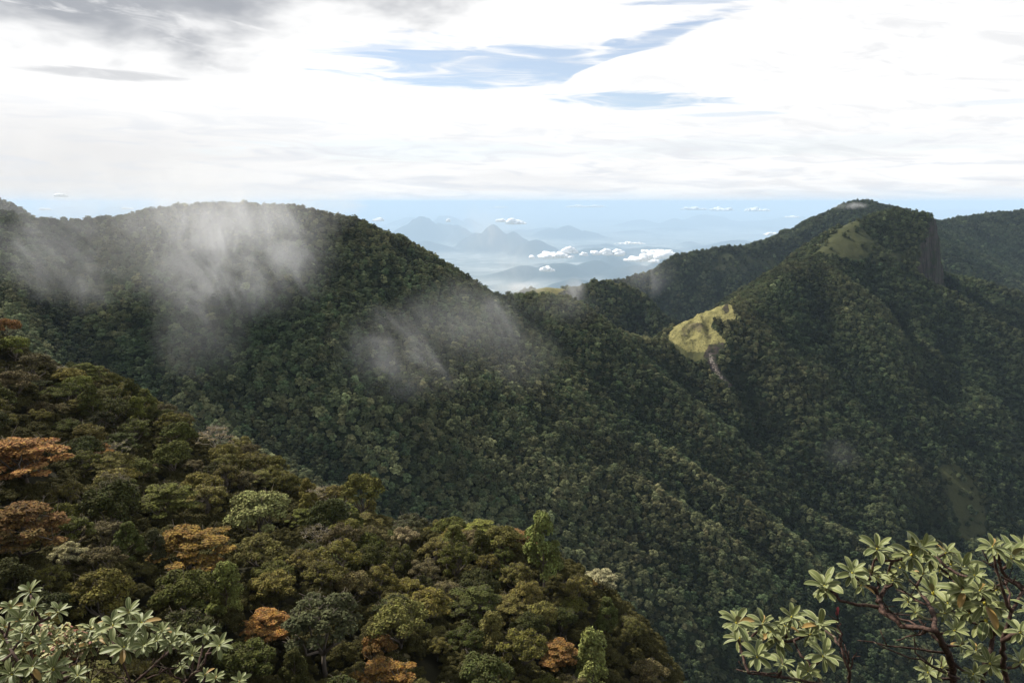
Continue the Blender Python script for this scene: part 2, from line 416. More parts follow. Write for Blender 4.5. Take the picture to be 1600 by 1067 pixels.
# ------------------------------------------------------------------ near hillside under the camera
fg_pts = [  # ground under the near forest (pixel, pixel, distance) minus tree height; then the slope beyond its crest
    (-200, 400, 240), (0, 512, 235), (70, 540, 232), (130, 570, 228), (210, 615, 220), (300, 662, 212), (380, 705, 205), (450, 738, 200), (510, 758, 195), (570, 768, 190), (640, 795, 185),
    (700, 800, 182), (760, 805, 178), (820, 815, 175), (870, 845, 170), (915, 885, 163), (955, 945, 155), (985, 1000, 148), (1030, 1067, 142), (1080, 1140, 134),
    (-200, 620, 130), (0, 720, 120), (30, 640, 150), (120, 690, 160), (60, 820, 100), (250, 800, 130), (200, 920, 95), (330, 760, 160), (420, 850, 125), (330, 960, 98), (520, 830, 150), (560, 930, 118), (450, 1050, 92),
    (700, 880, 150), (690, 1000, 112), (820, 950, 138), (870, 1050, 118), (640, 1120, 92), (940, 1120, 118), (100, 1050, 78), (250, 1150, 72)]
pts = []; TF = 7.5
for u, v, Y in fg_pts:
    x, y, z = P(u, v, Y); pts.append((x, y, z - TF))
crest_pts = pts[:20]
for i, (x, y, z) in enumerate(crest_pts):
    n = (0.55, 0.83)
    for d, dz in ((35, 26), (90, 80), (200, 185)): pts.append((x + n[0] * d, y + n[1] * d, z - dz))
pts += [(0, 8, -5.2), (-8, 6, -5.0), (8, 6, -5.5), (0, 0, -1.75), (-5, 0, -1.6), (5, 0, -1.9), (0, 18, -16), (-12, 20, -17), (12, 18, -18), (0, 45, -46), (-30, 48, -38), (30, 45, -52), (-90, 40, -12), (-140, 90, -22), (60, 60, -80), (110, 90, -130), (60, 20, -30), (0, -20, 0), (-60, -20, 6), (50, -20, -8), (-160, 0, 10), (150, 0, -60)]
A = np.array(pts); n_ = len(A)
def tps(r): return np.where(r > 0, r * r * np.log(r + 1e-9), 0)
sc_ = 100.0
K_ = tps(np.hypot(A[:, None, 0] - A[None, :, 0], A[:, None, 1] - A[None, :, 1]) / sc_) + np.eye(n_) * 0.004
Pm = np.c_[np.ones(n_), A[:, :2] / sc_]
M_ = np.block([[K_, Pm], [Pm.T, np.zeros((3, 3))]])
w_ = np.linalg.solve(M_, np.r_[A[:, 2], 0, 0, 0])
def hill_height(x, y):
    x = np.asarray(x, float); y = np.asarray(y, float)
    sh = x.shape; x = x.ravel(); y = y.ravel(); out = np.empty(len(x))
    for s in range(0, len(x), 20000):
        e = s + 20000
        r = np.hypot(x[s:e, None] - A[None, :, 0], y[s:e, None] - A[None, :, 1]) / sc_
        out[s:e] = tps(r) @ w_[:n_] + w_[n_] + w_[n_ + 1] * x[s:e] / sc_ + w_[n_ + 2] * y[s:e] / sc_
    far = np.clip((np.hypot(x, y) - 6) / 40, 0, 1)
    out += far * 1.6 * fbm(x / 14, y / 14, 3, 41)
    return out.reshape(sh)
HX = grid_axis(-420, -12, 12, 330, 0.8, 5.0); HY = grid_axis(-40, -2, 14, 480, 0.8, 5.0)
HXX, HYY = np.meshgrid(HX, HY); HZ = hill_height(HXX, HYY)
HZ = np.where(HXX ** 2 + HYY ** 2 < 0, 0, HZ)
def mat_hill(T, p):
    pos = T.n('ShaderNodeNewGeometry').outputs['Position']
    n = T.noise(pos, 0.6, 6, 0.7)
    T.put(p.inputs['Base Color'], T.mix(n, (0.012, 0.011, 0.006), (0.045, 0.04, 0.018)))
M_HILL = material('hillside_ground', mat_hill, 0.95, 0.1)
me = mesh_from('hillside', np.stack([HXX.ravel(), HYY.ravel(), HZ.ravel()], 1), grid_faces(*HZ.shape), [M_HILL], True)
hillside = tag(add_obj('hillside', me), kind='structure')

# ------------------------------------------------------------------ lowland plain with far hills
PLAIN = -4000.0
FAR = [  # peak column, row, distance, half width (px), left/right stretch
    (657, 343, 30000, 42), (690, 347, 31000, 40), (712, 352, 31000, 30), (633, 352, 30000, 25), (600, 362, 32000, 30),
    (775, 352, 24000, 38), (800, 358, 24000, 36), (745, 362, 25000, 30), (838, 375, 22000, 40), (725, 358, 29000, 26),
    (886, 355, 32000, 36), (920, 360, 32000, 30), (860, 357, 33000, 30), (1060, 340, 46000, 30), (1110, 338, 50000, 60), (1000, 342, 48000, 34), (1170, 345, 52000, 50),
    (700, 336, 46000, 28), (640, 337, 50000, 30), (730, 338, 48000, 20), (940, 344, 60000, 60),
    (880, 412, 15500, 60), (930, 408, 16000, 50), (990, 412, 15000, 60), (1050, 406, 16000, 50), (960, 402, 17500, 50), (1100, 400, 18000, 60), (820, 418, 15500, 50),
    (1000, 430, 12500, 60), (900, 430, 13000, 50), (940, 385, 21000, 60), (1020, 384, 22000, 60), (660, 376, 24000, 50), (1150, 372, 24000, 60), (120, 322, 52000, 60), (180, 325, 46000, 60), (1500, 326, 60000, 80), (1250, 340, 50000, 70)]
hr = random.Random(77)
for _ in range(46):       # low rolling hills in between
    Y_ = hr.uniform(13500, 44000); u_ = hr.uniform(520, 1420)
    FAR.append((u_, V0 + 1500 / Y_ * FPX - hr.uniform(3.5, 9.5) * (20000 / Y_) ** .4, Y_, hr.uniform(18, 60)))
ang = np.linspace(math.radians(-46), math.radians(46), 620)
rad = np.concatenate([[3500], np.geomspace(15000, 160000, 380), np.geomspace(165000, 400000, 30)])
AA, RR = np.meshgrid(ang, rad)
PX, PY = RR * np.sin(AA), RR * np.cos(AA)
PZ = np.full(PX.shape, PLAIN)
wob = fbm(PX / 5000, PY / 5000, 4, 52); rid = 1 - 2 * np.abs(fbm(PX / 3600, PY / 3600, 5, 53))
for u, v, Y, hw in FAR:
    Y *= 4000 / 1500
    cx, cy, cz = P(u, v, Y); h = cz - PLAIN; w = hw / FPX * Y
    d = np.hypot((PX - cx) / w, (PY - cy) / (w * 1.5))
    PZ = np.maximum(PZ, PLAIN + h * (0.95 * np.exp(-((d * 0.95) ** 2 + 0.03) ** 0.8) * (1 + 0.5 * wob) - 0.12 + 0.26 * rid * np.exp(-(d * 0.8) ** 2)))
PZ = np.maximum(PZ, PLAIN + 160 * np.clip(wob + 0.1, 0, 1) * np.clip(rid + .3, 0, 1) * np.clip(1 - RR / 160000, 0, 1))
def mat_plain(T, p):
    pos = T.n('ShaderNodeNewGeometry').outputs['Position']
    n = T.noise(pos, 0.00028, 9, 0.7); v = T.n('ShaderNodeTexVoronoi', ins={'Vector': pos, 'Scale': 0.0012}).outputs['Color']
    sep = T.n('ShaderNodeSeparateXYZ', ins={0: pos})
    flat = T.m('SUBTRACT', 1.0, T.ramp(sep.outputs[2], PLAIN + 40, PLAIN + 420))
    c = T.mix(T.ramp(n, 0.35, 0.65), (0.10, 0.12, 0.09), (0.28, 0.28, 0.23))
    c2 = T.mix(T.ramp(T.n('ShaderNodeSeparateColor', ins={0: v}).outputs[0], 0.6, 1.0), c, (0.38, 0.37, 0.32))
    T.put(p.inputs['Base Color'], T.mix(flat, (0.018, 0.03, 0.018), c2))
M_PLAIN = material('lowland_ground', mat_plain, 0.95, 0.1)
me = mesh_from('lowland', np.stack([PX.ravel(), PY.ravel(), PZ.ravel()], 1), grid_faces(*PZ.shape)[:, ::-1], [M_PLAIN], True)
lowland = tag(add_obj('lowland', me), kind='structure')

# ------------------------------------------------------------------ trees
def leaf_cloud(rg, lobes, n_total, size, flat=0.0, elong=1.6, jit=0.42):
    """many small leaf-tuft faces spread through the lobes (centre xyz, radii xyz, weight)"""
    L = np.array(lobes, float)
    area = (L[:, 3] * L[:, 5] + L[:, 3] ** 2) * L[:, 6]
    cnt = np.maximum((n_total * area / area.sum()).astype(int), 4)
    idx = np.repeat(np.arange(len(L)), cnt); n = len(idx)
    d = rg.normal(size=(n, 3)); d /= np.linalg.norm(d, axis=1)[:, None]
    d[:, 2] = np.where(d[:, 2] < -0.35, -d[:, 2], d[:, 2])
    # tufts gather in small clumps on each lobe
    q = np.round(d * 2.3 + rg.normal(size=(n, 3)) * 0.1) / 2.3
    d2 = d * 0.62 + q * 0.38; d2 /= np.linalg.norm(d2, axis=1)[:, None] + 1e-6
    r = 1 - np.abs(rg.normal(size=n)) * 0.20
    c = L[idx, :3] + d2 * L[idx, 3:6] * r[:, None]
    nrm = d2 / L[idx, 3:6]; nrm /= np.linalg.norm(nrm, axis=1)[:, None]
    nrm = nrm * 0.75 + np.array([0, 0, 0.35 + flat]) + rg.normal(size=(n, 3)) * jit
    nrm /= np.linalg.norm(nrm, axis=1)[:, None]
    t = rg.normal(size=(n, 3)); t -= nrm * (t * nrm).sum(1)[:, None]; t /= np.linalg.norm(t, axis=1)[:, None]
    b = np.cross(nrm, t)
    s = size * rg.uniform(0.6, 1.35, n)[:, None]
    e = elong
    v = np.stack([c - t * s * e * 0.5, c - b * s * 0.5 + t * s * .08, c + t * s * e * 0.5, c + b * s * 0.5 + t * s * .08], 1).reshape(-1, 3)
    f = np.arange(n * 4).reshape(n, 4)
    return v, f

def tube(pts, rads, sides=6):
    """a tapered tube through points"""
    pts = [Vector(p) for p in pts]; vs = []; fs = []
    prev = None
    for i, p in enumerate(pts):
        t = (pts[min(i + 1, len(pts) - 1)] - pts[max(i - 1, 0)])
        t = t.normalized() if t.length > 0 else Vector((0, 0, 1))
        if prev is None:
            a = t.cross(Vector((0.3, 0.9, 0.2)));
            if a.length < 1e-3: a = t.cross(Vector((1, 0, 0)))
            a.normalize()
        else:
            a = (prev - t * prev.dot(t)).normalized()
        prev = a; b = t.cross(a)
        for k in range(sides):
            w = 2 * math.pi * k / sides
            vs.append(tuple(p + (a * math.cos(w) + b * math.sin(w)) * rads[i]))
    for i in range(len(pts) - 1):
        for k in range(sides):
            k2 = (k + 1) % sides
            fs.append((i * sides + k, i * sides + k2, (i + 1) * sides + k2, (i + 1) * sides + k))
    fs.append(tuple(range(sides))[::-1]); fs.append(tuple((len(pts) - 1) * sides + k for k in range(sides)))
    return vs, fs
def join(parts):
    V_, F_ = [], []
    for v, f in parts:
        o = len(V_); V_.extend([tuple(map(float, p)) for p in v]); F_.extend([tuple(int(i) + o for i in g) for g in f])
    return V_, F_
def wander(rr, a, b, n, amp):
    a, b = Vector(a), Vector(b); out = []
    for i in range(n + 1):
        t = i / n; p = a.lerp(b, t)
        w = math.sin(math.pi * t) * amp
        out.append(p + Vector((rr.uniform(-w, w), rr.uniform(-w, w), rr.uniform(-w, w) * 0.6)))
    return out

def mat_leaf(T, p):
    oi = T.n('ShaderNodeObjectInfo'); geo = T.n('ShaderNodeNewGeometry')
    r = geo.outputs['Random Per Island']
    tc = T.n('ShaderNodeTexCoord')
    n = T.noise(tc.outputs['Object'], 0.9, 3, 0.6)
    k = T.m('ADD', 0.55, T.m('MULTIPLY', r, 0.9))
    k = T.m('MULTIPLY', k, T.m('ADD', 0.5, n)); k = T.m('MULTIPLY', k, T.m('ADD', .75, T.m('MULTIPLY', oi.outputs['Random'], .5)))
    hsv = T.n('ShaderNodeHueSaturation', ins={'Hue': T.m('ADD', 0.48, T.m('MULTIPLY', r, 0.04)), 'Saturation': T.m('ADD', 0.8, T.m('MULTIPLY', n, 0.35)), 'Value': k, 'Color': oi.outputs['Color']})
    n_ = T.noise(tc.outputs['Object'], 0.55, 4, 0.7)
    T.put(p.inputs['Base Color'], T.mix(T.m('MULTIPLY', T.ramp(n_, 0.46, 0.66), 0.65), hsv.outputs[0], (0.070, 0.066, 0.022)))
M_LEAF = material('tree_leaves', mat_leaf, 0.9, 0.1)
def mat_bark(T, p):
    tc = T.n('ShaderNodeTexCoord'); n = T.noise(tc.outputs['Object'], 1.5, 5, 0.7)
    T.put(p.inputs['Base Color'], T.mix(n, (0.05, 0.038, 0.028), (0.24, 0.20, 0.16)))
M_BARK = material('tree_bark', mat_bark, 0.9, 0.1)
def mat_palebark(T, p):
    tc = T.n('ShaderNodeTexCoord'); n = T.noise(tc.outputs['Object'], 1.5, 5, 0.7)
    T.put(p.inputs['Base Color'], T.mix(n, (0.15, 0.12, 0.09), (0.5, 0.44, 0.34)))
M_PALE = material('pale_bark', mat_palebark, 0.9, 0.1)

def tree_variant(form, seed):
    """returns crown mesh and trunk mesh for a tree with a crown about 8 m wide and 9 m tall, base at the origin"""
    rr = random.Random(seed); rg = np.random.default_rng(seed)
    lobes = []; limbs = []
    lean = Vector((rr.uniform(-.6, .6), rr.uniform(-.6, .6), 0))
    fork = Vector((0, 0, rr.uniform(2.2, 3.2))) + lean * 0.5
    if form in ('domed', 'loose'):
        nl = 26 if form == 'domed' else 30
        for i in range(nl):
            a = i * 2.4 + rr.uniform(-.4, .4); q = (i + 0.5) / nl
            R = 3.7 * math.sqrt(q) * rr.uniform(.85, 1.12)
            z = 5.2 + 3.0 * math.sqrt(max(0, 1 - q ** 1.3)) + rr.uniform(-.7, .7)
            s = rr.uniform(0.9, 1.6) if form == 'domed' else rr.uniform(0.6, 1.15)
            lobes.append((R * math.cos(a) + lean.x, R * math.sin(a) + lean.y, z, s, s, s * rr.uniform(.6, .85), 1))
    elif form == 'layered':
        for lay in range(5):
            zz = 4.6 + lay * 0.85; Rm = (4.4, 4.6, 4.0, 3.0, 1.8)[lay]
            off = Vector((rr.uniform(-.8, .8), rr.uniform(-.8, .8), 0))
            for i in range((8, 9, 8, 6, 4)[lay]):
                a = i * 2.4 + lay; q = math.sqrt((i + .5) / (8, 9, 8, 6, 4)[lay]); s = rr.uniform(.9, 1.45)
                lobes.append((off.x + Rm * q * math.cos(a), off.y + Rm * q * math.sin(a), zz + rr.uniform(-.2, .2), s, s, s * 0.22, 1.6))
    elif form == 'upright':
        for i in range(34):
            q = rr.random(); a = i * 2.4; R = 2.6 * math.sqrt(max(0.05, 1 - q ** 1.6)) * rr.uniform(.6, 1.05)
            s = rr.uniform(.65, 1.15)
            lobes.append((R * math.cos(a) + lean.x, R * math.sin(a) + lean.y, 3.0 + 7.5 * q, s, s, s * 1.0, 1))
    elif form == 'bare':
        for i in range(26):
            a = i * 2.4; q = (i + .5) / 26; R = 3.6 * math.sqrt(q)
            z = 5.0 + 3.0 * math.sqrt(max(0, 1 - q)) + rr.uniform(-.9, .9); s = rr.uniform(.35, .7)
            lobes.append((R * math.cos(a) + lean.x, R * math.sin(a) + lean.y, z, s, s, s * .5, 1))
    if form == 'upright':
        top = Vector((lean.x, lean.y, 9.5)); limbs.append(tube(wander(rr, (0, 0, -2), top, 6, .25), np.linspace(.26, .05, 7)))
        for l in lobes[::2]:
            s0 = Vector((lean.x * l[2] / 10, lean.y * l[2] / 10, max(2, l[2] - 1.2)))
            limbs.append(tube(wander(rr, s0, l[:3], 3, .15), [.08, .06, .045, .02], 4))
    else:
        limbs.append(tube(wander(rr, (0, 0, -2), fork, 4, .2), np.linspace(.30, .2, 5), 7))
        mains = [rr.choice(lobes) for _ in range(6)]
        ends = []
        for l in mains:
            tip = Vector(l[:3]); w = wander(rr, fork, tip, 5, .5); limbs.append(tube(w, np.linspace(.17, .05, 6), 5)); ends += w[2:]
        for l in lobes:
            tip = Vector(l[:3]); s0 = min(ends, key=lambda e: (e - tip).length)
            limbs.append(tube(wander(rr, s0, tip, 3, .3), [.08, .06, .045, .025], 4))
            for _ in range(9 if form == 'bare' else (5 if form == 'loose' else 2)):
                d = Vector((rr.gauss(0, 1), rr.gauss(0, 1), abs(rr.gauss(0, .8)) + .1)).normalized() * max(l[3], .7) * rr.uniform(1.0, 1.8)
                limbs.append(tube(wander(rr, tip, tip + d, 2, .15), [.04, .03, .015], 3))
    n = {'domed': 8500, 'loose': 6000, 'layered': 8500, 'upright': 8500, 'bare': 1100}[form]
    v, f = leaf_cloud(rg, lobes, n, {'domed': .25, 'loose': .225, 'layered': .23, 'upright': .235, 'bare': .2}[form], 0.3 if form == 'layered' else 0)
    crown = mesh_from('crown', v, f, [M_LEAF])
    V_, F_ = join(limbs)
    trunk = mesh_from('trunk', V_, F_, [M_PALE if form == 'bare' else M_BARK], True)
    return crown, trunk
VARIANTS = {'domed': [tree_variant('domed', s) for s in (1, 2, 3, 4, 5)], 'loose': [tree_variant('loose', s) for s in (11, 12, 13, 14)],
            'layered': [tree_variant('layered', s) for s in (21, 22, 23)], 'upright': [tree_variant('upright', s) for s in (31, 32)],
            'bare': [tree_variant('bare', s) for s in (41, 42, 43)]}
COLOURS = {  # words and crown colour (real leaf albedo)
    'orange': ('orange-leaved', (0.24, 0.125, 0.038)), 'gold': ('golden yellow', (0.29, 0.18, 0.04)), 'lime': ('yellow-green', (0.14, 0.14, 0.032)),
    'bright': ('light green', (0.25, 0.27, 0.085)), 'green': ('mid green', (0.092, 0.096, 0.024)), 'dark': ('dark green', (0.056, 0.058, 0.017)),
    'olive': ('olive brown', (0.135, 0.116, 0.030)), 'brown': ('brownish', (0.120, 0.096, 0.040)), 'grey': ('grey-green', (0.082, 0.084, 0.040)),
    'pale': ('pale straw-coloured', (0.28, 0.235, 0.125))}
def ray_dir(u, v):
    x, y, z = P(u, v, 1.0); return x, y, z
def hit_hill(u, v, lift):
    dx, dy, dz = ray_dir(u, v)
    Y = np.arange(30, 330, 0.5)
    h = bilinear(HX, HY, HZ, dx * Y, Y) + lift - dz * Y
    k = np.argmax(h > 0)
    return (dx * Y[k], Y[k]) if h[k] > 0 else None
# trees that stand out in the photograph: (column, row of the crown's middle, crown width px, height stretch, form, colour, label)
SPECIAL = [
    (38, 706, 120, 0.8, 'layered', 'orange', 'flat-topped orange-brown tree high on the left edge of the near slope'),
    (20, 815, 125, 0.9, 'layered', 'orange', 'broad rusty orange layered tree at the left edge above the rhododendron'),
    (298, 846, 112, 0.8, 'layered', 'gold', 'golden orange flat-topped tree, brightest of the crowns, low on the left of the near slope'),
    (335, 885, 46, 0.8, 'domed', 'orange', 'small orange crown just below right of the golden flat-topped tree'),
    (255, 772, 80, 0.9, 'layered', 'lime', 'yellow-green layered tree above the golden flat-topped tree'),
    (405, 800, 95, 0.9, 'domed', 'bright', 'light green rounded tree right of the yellow-green layered tree'),
    (418, 975, 76, 0.9, 'layered', 'orange', 'orange tree right of the tip of the left rhododendron bushes'),
    (600, 1050, 90, 0.9, 'layered', 'orange', 'orange tree at the bottom edge, left of the dark green bottom tree'),
    (590, 1005, 56, 0.9, 'domed', 'orange', 'small orange-brown tree just above the orange tree on the bottom edge'),
    (868, 1018, 66, 0.9, 'layered', 'orange', 'orange crown beside the light green feathery tree near the bottom'),
    (850, 862, 84, 1.25, 'upright', 'bright', 'tall light yellow-green tree on the lower crest of the near slope'),
    (930, 1035, 92, 1.2, 'upright', 'bright', 'light green feathery tree near the bottom, right of the orange crown'),
    (945, 960, 50, 1.1, 'upright', 'green', 'small upright green tree on the crest above the feathery light green tree'),
    (808, 808, 50, 0.8, 'layered', 'orange', 'small orange-topped tree on the crest left of the tall light green tree'),
    (916, 879, 26, 0.8, 'domed', 'gold', 'tiny golden tree on the crest right of the tall light green tree'),
    (940, 905, 50, 0.9, 'domed', 'pale', 'straw-coloured crown on the crest below the tiny golden tree'),
    (488, 740, 46, 0.9, 'bare', 'pale', 'bare pale-branched tree on the crest, left one of the crest pair'),
    (612, 750, 46, 0.9, 'bare', 'pale', 'bare pale-branched tree on the crest right of the tall dark crest tree'),
    (568, 755, 66, 1.1, 'domed', 'olive', 'tall dark olive tree rising above the crest between two bare trees'),
    (86, 548, 36, 0.9, 'bare', 'pale', 'bare pale tree on the upper left end of the crest'),
    (335, 668, 60, 0.9, 'bare', 'pale', 'pale twiggy tree on the middle of the crest'),
    (640, 790, 60, 0.9, 'loose', 'grey', 'grey twiggy tree on the crest beside the tall dark olive tree'),
    (505, 975, 140, 0.9, 'loose', 'grey', 'large grey-green rounded tree near the bottom, the widest crown there'),
    (755, 1050, 90, 0.9, 'domed', 'green', 'mid green rounded tree cut by the bottom edge'),
    (238, 862, 56, 1.1, 'upright', 'grey', 'narrow grey-green tree left of the golden flat-topped tree'),
    (285, 925, 90, 1.0, 'domed', 'green', 'olive green tree under the golden flat-topped tree'),
    (6, 512, 40, 0.9, 'domed', 'orange', 'orange crown where the near crest meets the left edge'),
    (22, 540, 44, 0.9, 'domed', 'lime', 'yellow-green crown beside the orange crown at the left edge'),
    (755, 795, 60, 0.8, 'layered', 'lime', 'flat yellow-green tree on the crest left of the small orange-topped tree'),
    (1010, 1050, 56, 0.9, 'domed', 'brown', 'brownish tree at the very foot of the near crest'),
    (385, 1035, 90, 0.9, 'domed', 'green', 'olive green tree at the bottom edge right of the rhododendron bushes'),
]
placed = []
def make_tree(x, y, scale, stretch, form, col, label, var, rot, group, zoff=-0.3):
    crown, trunk = VARIANTS[form][var % len(VARIANTS[form])]
    z = float(bilinear(HX, HY, HZ, x, y))
    root = bpy.data.objects.new('bare_tree' if form == 'bare' else 'forest_tree', None); C.objects.link(root)
    root.location = (x, y, z + zoff); root.rotation_euler = (0, 0, rot); root.scale = (scale, scale, scale * stretch)
    root.empty_display_size = 1
    tag(root, label, 'tree', group)
    base = np.array(COLOURS[col][1]) * RNG.uniform(0.85, 1.4) * np.array([RNG.uniform(.92, 1.08), 1, RNG.uniform(.85, 1.15)])
    c = add_obj('crown', crown, root); c.color = (*base, 1)
    add_obj('trunk', trunk, root)
    return root
for k, (u, v, w, st, form, col, label) in enumerate(SPECIAL):
    lift = 6.0
    for _ in range(3):
        h = hit_hill(u, v, lift)
        if h is None: h = hit_hill(u, v + 12, lift) or hit_hill(u, v + 30, lift)
        if h is None: break
        s = w / FPX * h[1] * 1.08 / 8.4
        lift = 6.3 * s * st
    if h is None: continue
    s = w / FPX * h[1] * 1.08 / 8.4
    make_tree(h[0], h[1], s, st, form, col, label, k, k * 1.7, 'trees that stand out on the near slope')
    placed.append((h[0], h[1], s * 4.0, u, v, 1))
# the other trees of the near slope
specials = list(placed)
cand = []
for yy in np.arange(40, 262, 4.1):
    for xx in np.arange(-190, 75, 4.1):
        x = xx + RNG.uniform(-2, 2); y = yy + RNG.uniform(-2, 2)
        s = RNG.uniform(0.44, 0.92) * (1.0 if RNG.random() < .8 else 1.2)
        cand.append((x, y, s))
RNG.shuffle(cand)
cand.sort(key=lambda c: -c[2])
cx = np.array([c[0] for c in cand]); cy = np.array([c[1] for c in cand]); cz = bilinear(HX, HY, HZ, cx, cy)
cu, cv = project(cx, cy, cz + 6)
# seen or hidden: a tree far down the hidden side of the crest is left out
def crest_row(u):
    P_ = [(-300, 380), (0, 512), (70, 540), (130, 570), (210, 615), (300, 662), (380, 705), (450, 738), (510, 758), (570, 768), (640, 795), (760, 805), (820, 815), (870, 845), (915, 885), (955, 945), (985, 1000), (1030, 1067), (1100, 1200)]
    return np.interp(u, [p[0] for p in P_], [p[1] for p in P_])
spec_uv = np.array([(p[3], p[4]) for p in specials])
grid_r = []
near_trees = []
for i, (x, y, s) in enumerate(cand):
    u, v = cu[i], cv[i]
    if not (-140 < u < 1120 and v < 1230 and v > crest_row(u) - (12 if u < 850 else 45)): continue
    # line of sight: hidden behind nearer ground?
    t = np.linspace(0.25, 0.96, 24)
    if np.any(bilinear(HX, HY, HZ, x * t, y * t) > (cz[i] + 7 * s) * t + 1.5): continue
    ok = True
    for (qx, qy, qr, *_) in placed:
        if (qx - x) ** 2 + (qy - y) ** 2 < ((qr + 4.0 * s) * (0.72 if qr > 3.6 else 0.60)) ** 2: ok = False; break
    if not ok: continue
    if any(((u - q[0]) / (q[2] * .62 + 8)) ** 2 + ((v + 6 - q[1]) / (q[2] * .45 + 12)) ** 2 < 1 for q in SPECIAL): continue
    # keep the crowns that stand out in view
    if _ and False: continue
    placed.append((x, y, 4.0 * s, u, v, 0)); near_trees.append((x, y, s, u, v))
pal = ['olive', 'brown', 'dark', 'green', 'grey', 'lime', 'orange', 'pale']
near = []
for (x, y, s, u, v) in near_trees:
    nz = vnoise(x / 22, y / 22, 91)
    left = np.clip((300 - u) / 400, 0, 1)
    wts = np.array([4.4 + 1.0 * nz, 1.6 - 1.0 * nz, 1.8, 1.9 + nz, 0.55, 0.6, 0.08, 0.12])
    if v - crest_row(u) < 40: wts = wts * np.array([1.5, 1, .4, 1, 1.2, 1.6, 1.2, 2.0])
    wts = np.clip(wts, .02, None)
    col = pal[RNG.choice(len(pal), p=wts / wts.sum())]
    if col == 'orange': form = RNG.choice(['layered', 'domed'])
    elif col == 'pale': form = RNG.choice(['bare', 'loose'])
    elif col in ('brown', 'grey'): form = RNG.choice(['loose', 'domed', 'bare'], p=[.6, .3, .1])
    elif col == 'lime': form = RNG.choice(['layered', 'domed', 'upright'])
    else: form = RNG.choice(['domed', 'loose', 'layered', 'upright'], p=[.34, .42, .12, .12])
    near.append((x, y, s, u, v, str(form), col))
inframe = [t for t in near if -45 < t[3] < 1100 and t[4] < 1100]
inframe.sort(key=lambda t: -(t[2] / t[1]))
single = inframe[:290 - len(specials)]
sset = set(id(t) for t in single)
rest = [t for t in near if id(t) not in sset]
FORMW = {'domed': 'round-crowned', 'loose': 'loose-crowned', 'layered': 'flat-layered', 'upright': 'narrow upright', 'bare': 'bare-branched'}
MARKS = [(u, v, lm) for (u, v), lm in zip([(s[0], s[1]) for s in SPECIAL], [
    'flat orange tree high on the left edge', 'rusty orange tree at the left edge', 'golden flat-topped tree', 'small orange crown by the golden tree', 'yellow-green layered tree', 'light green rounded tree',
    'orange tree by the left rhododendrons', 'orange tree on the bottom edge', 'small orange-brown tree near the bottom', 'orange crown near the slope foot', 'tall light green crest tree', 'light green feathery tree', 'small upright green tree',
    'small orange crest tree', 'tiny golden crest tree', 'straw-coloured crest crown', 'left bare crest tree', 'right bare crest tree', 'tall dark crest tree', 'bare tree at the upper crest end', 'pale twiggy mid-crest tree',
    'grey twiggy crest tree', 'large grey-green bottom tree', 'green tree cut by the bottom edge', 'narrow grey-green tree', 'olive tree under the golden tree', 'orange crown at the left crest end', 'yellow-green crown at the left crest end', 'flat yellow-green crest tree',
    'brownish tree at the slope foot', 'green tree right of the rhododendrons'])]
seen = {}
ORD = ['', 'second ', 'third ', 'fourth ', 'fifth ', 'sixth ', 'seventh ', 'eighth ', 'ninth ', 'tenth ', 'eleventh ', 'twelfth ']
def label_for(u, v, form, col):
    d, mu, mv, lm = min((math.hypot(u - m[0], v - m[1]), m[0], m[1], m[2]) for m in MARKS)
    dx, dy = u - mu, v - mv
    rel = ('right of' if dx > 0 else 'left of') if abs(dx) > abs(dy) * 1.3 else ('below' if dy > 0 else 'above')
    return f'{COLOURS[col][0]} {FORMW[form]} tree', rel, lm, d
lab = [label_for(t[3], t[4], t[5], t[6]) for t in single]
order = sorted(range(len(single)), key=lambda i: lab[i][3])
labels = [None] * len(single)
for i in order:
    a, rel, lm, d = lab[i]; k = seen.get((a, rel, lm), 0); seen[(a, rel, lm)] = k + 1
    labels[i] = f'{ORD[min(k, 11)]}{a} {rel} the {lm}'
for i, (x, y, s, u, v, form, col) in enumerate(single):
    make_tree(x, y, s, RNG.uniform(.8, 1.12), form, col, labels[i], int(RNG.integers(0, 99)), RNG.uniform(0, 6.28), 'trees covering the near slope')

# ---- the forest: crowns past counting on the mountains, and the small remaining ones of the near slope
def crown_variant(seed):
    rr = random.Random(seed); rg = np.random.default_rng(seed); lobes = []
    nl = rr.choice((9, 13, 17, 20)); sx = rr.uniform(.85, 1.25); sz_ = rr.uniform(.85, 1.2)
    for i in range(nl):
        a = i * 2.4 + rr.uniform(-.8, .8); q = (i + .5) / nl; R = 3.9 * math.sqrt(q) * rr.uniform(.7, 1.25)
        z = 4.0 + 3.6 * math.sqrt(max(0, 1 - q ** 1.2)) * rr.uniform(.7, 1.15) + rr.uniform(-1, 1); s = rr.uniform(.7, 1.9)
        lobes.append((R * math.cos(a) * sx, R * math.sin(a) / sx, z * sz_, s, s, s * .8, 1))
    v, f = leaf_cloud(rg, lobes, 700, 0.8, 0, 1.25, 0.28)
    # dark inner mass of twigs and leaves below the outer tufts
    v2, f2 = leaf_cloud(rg, [(0, 0, 3.4, 3.4, 3.4, 2.6, 1)], 90, 2.6, 0, 1.2)
    return mesh_from('forest_crown', np.vstack([v, v2]), np.vstack([f, f2 + len(v)]), [M_CANOPY])
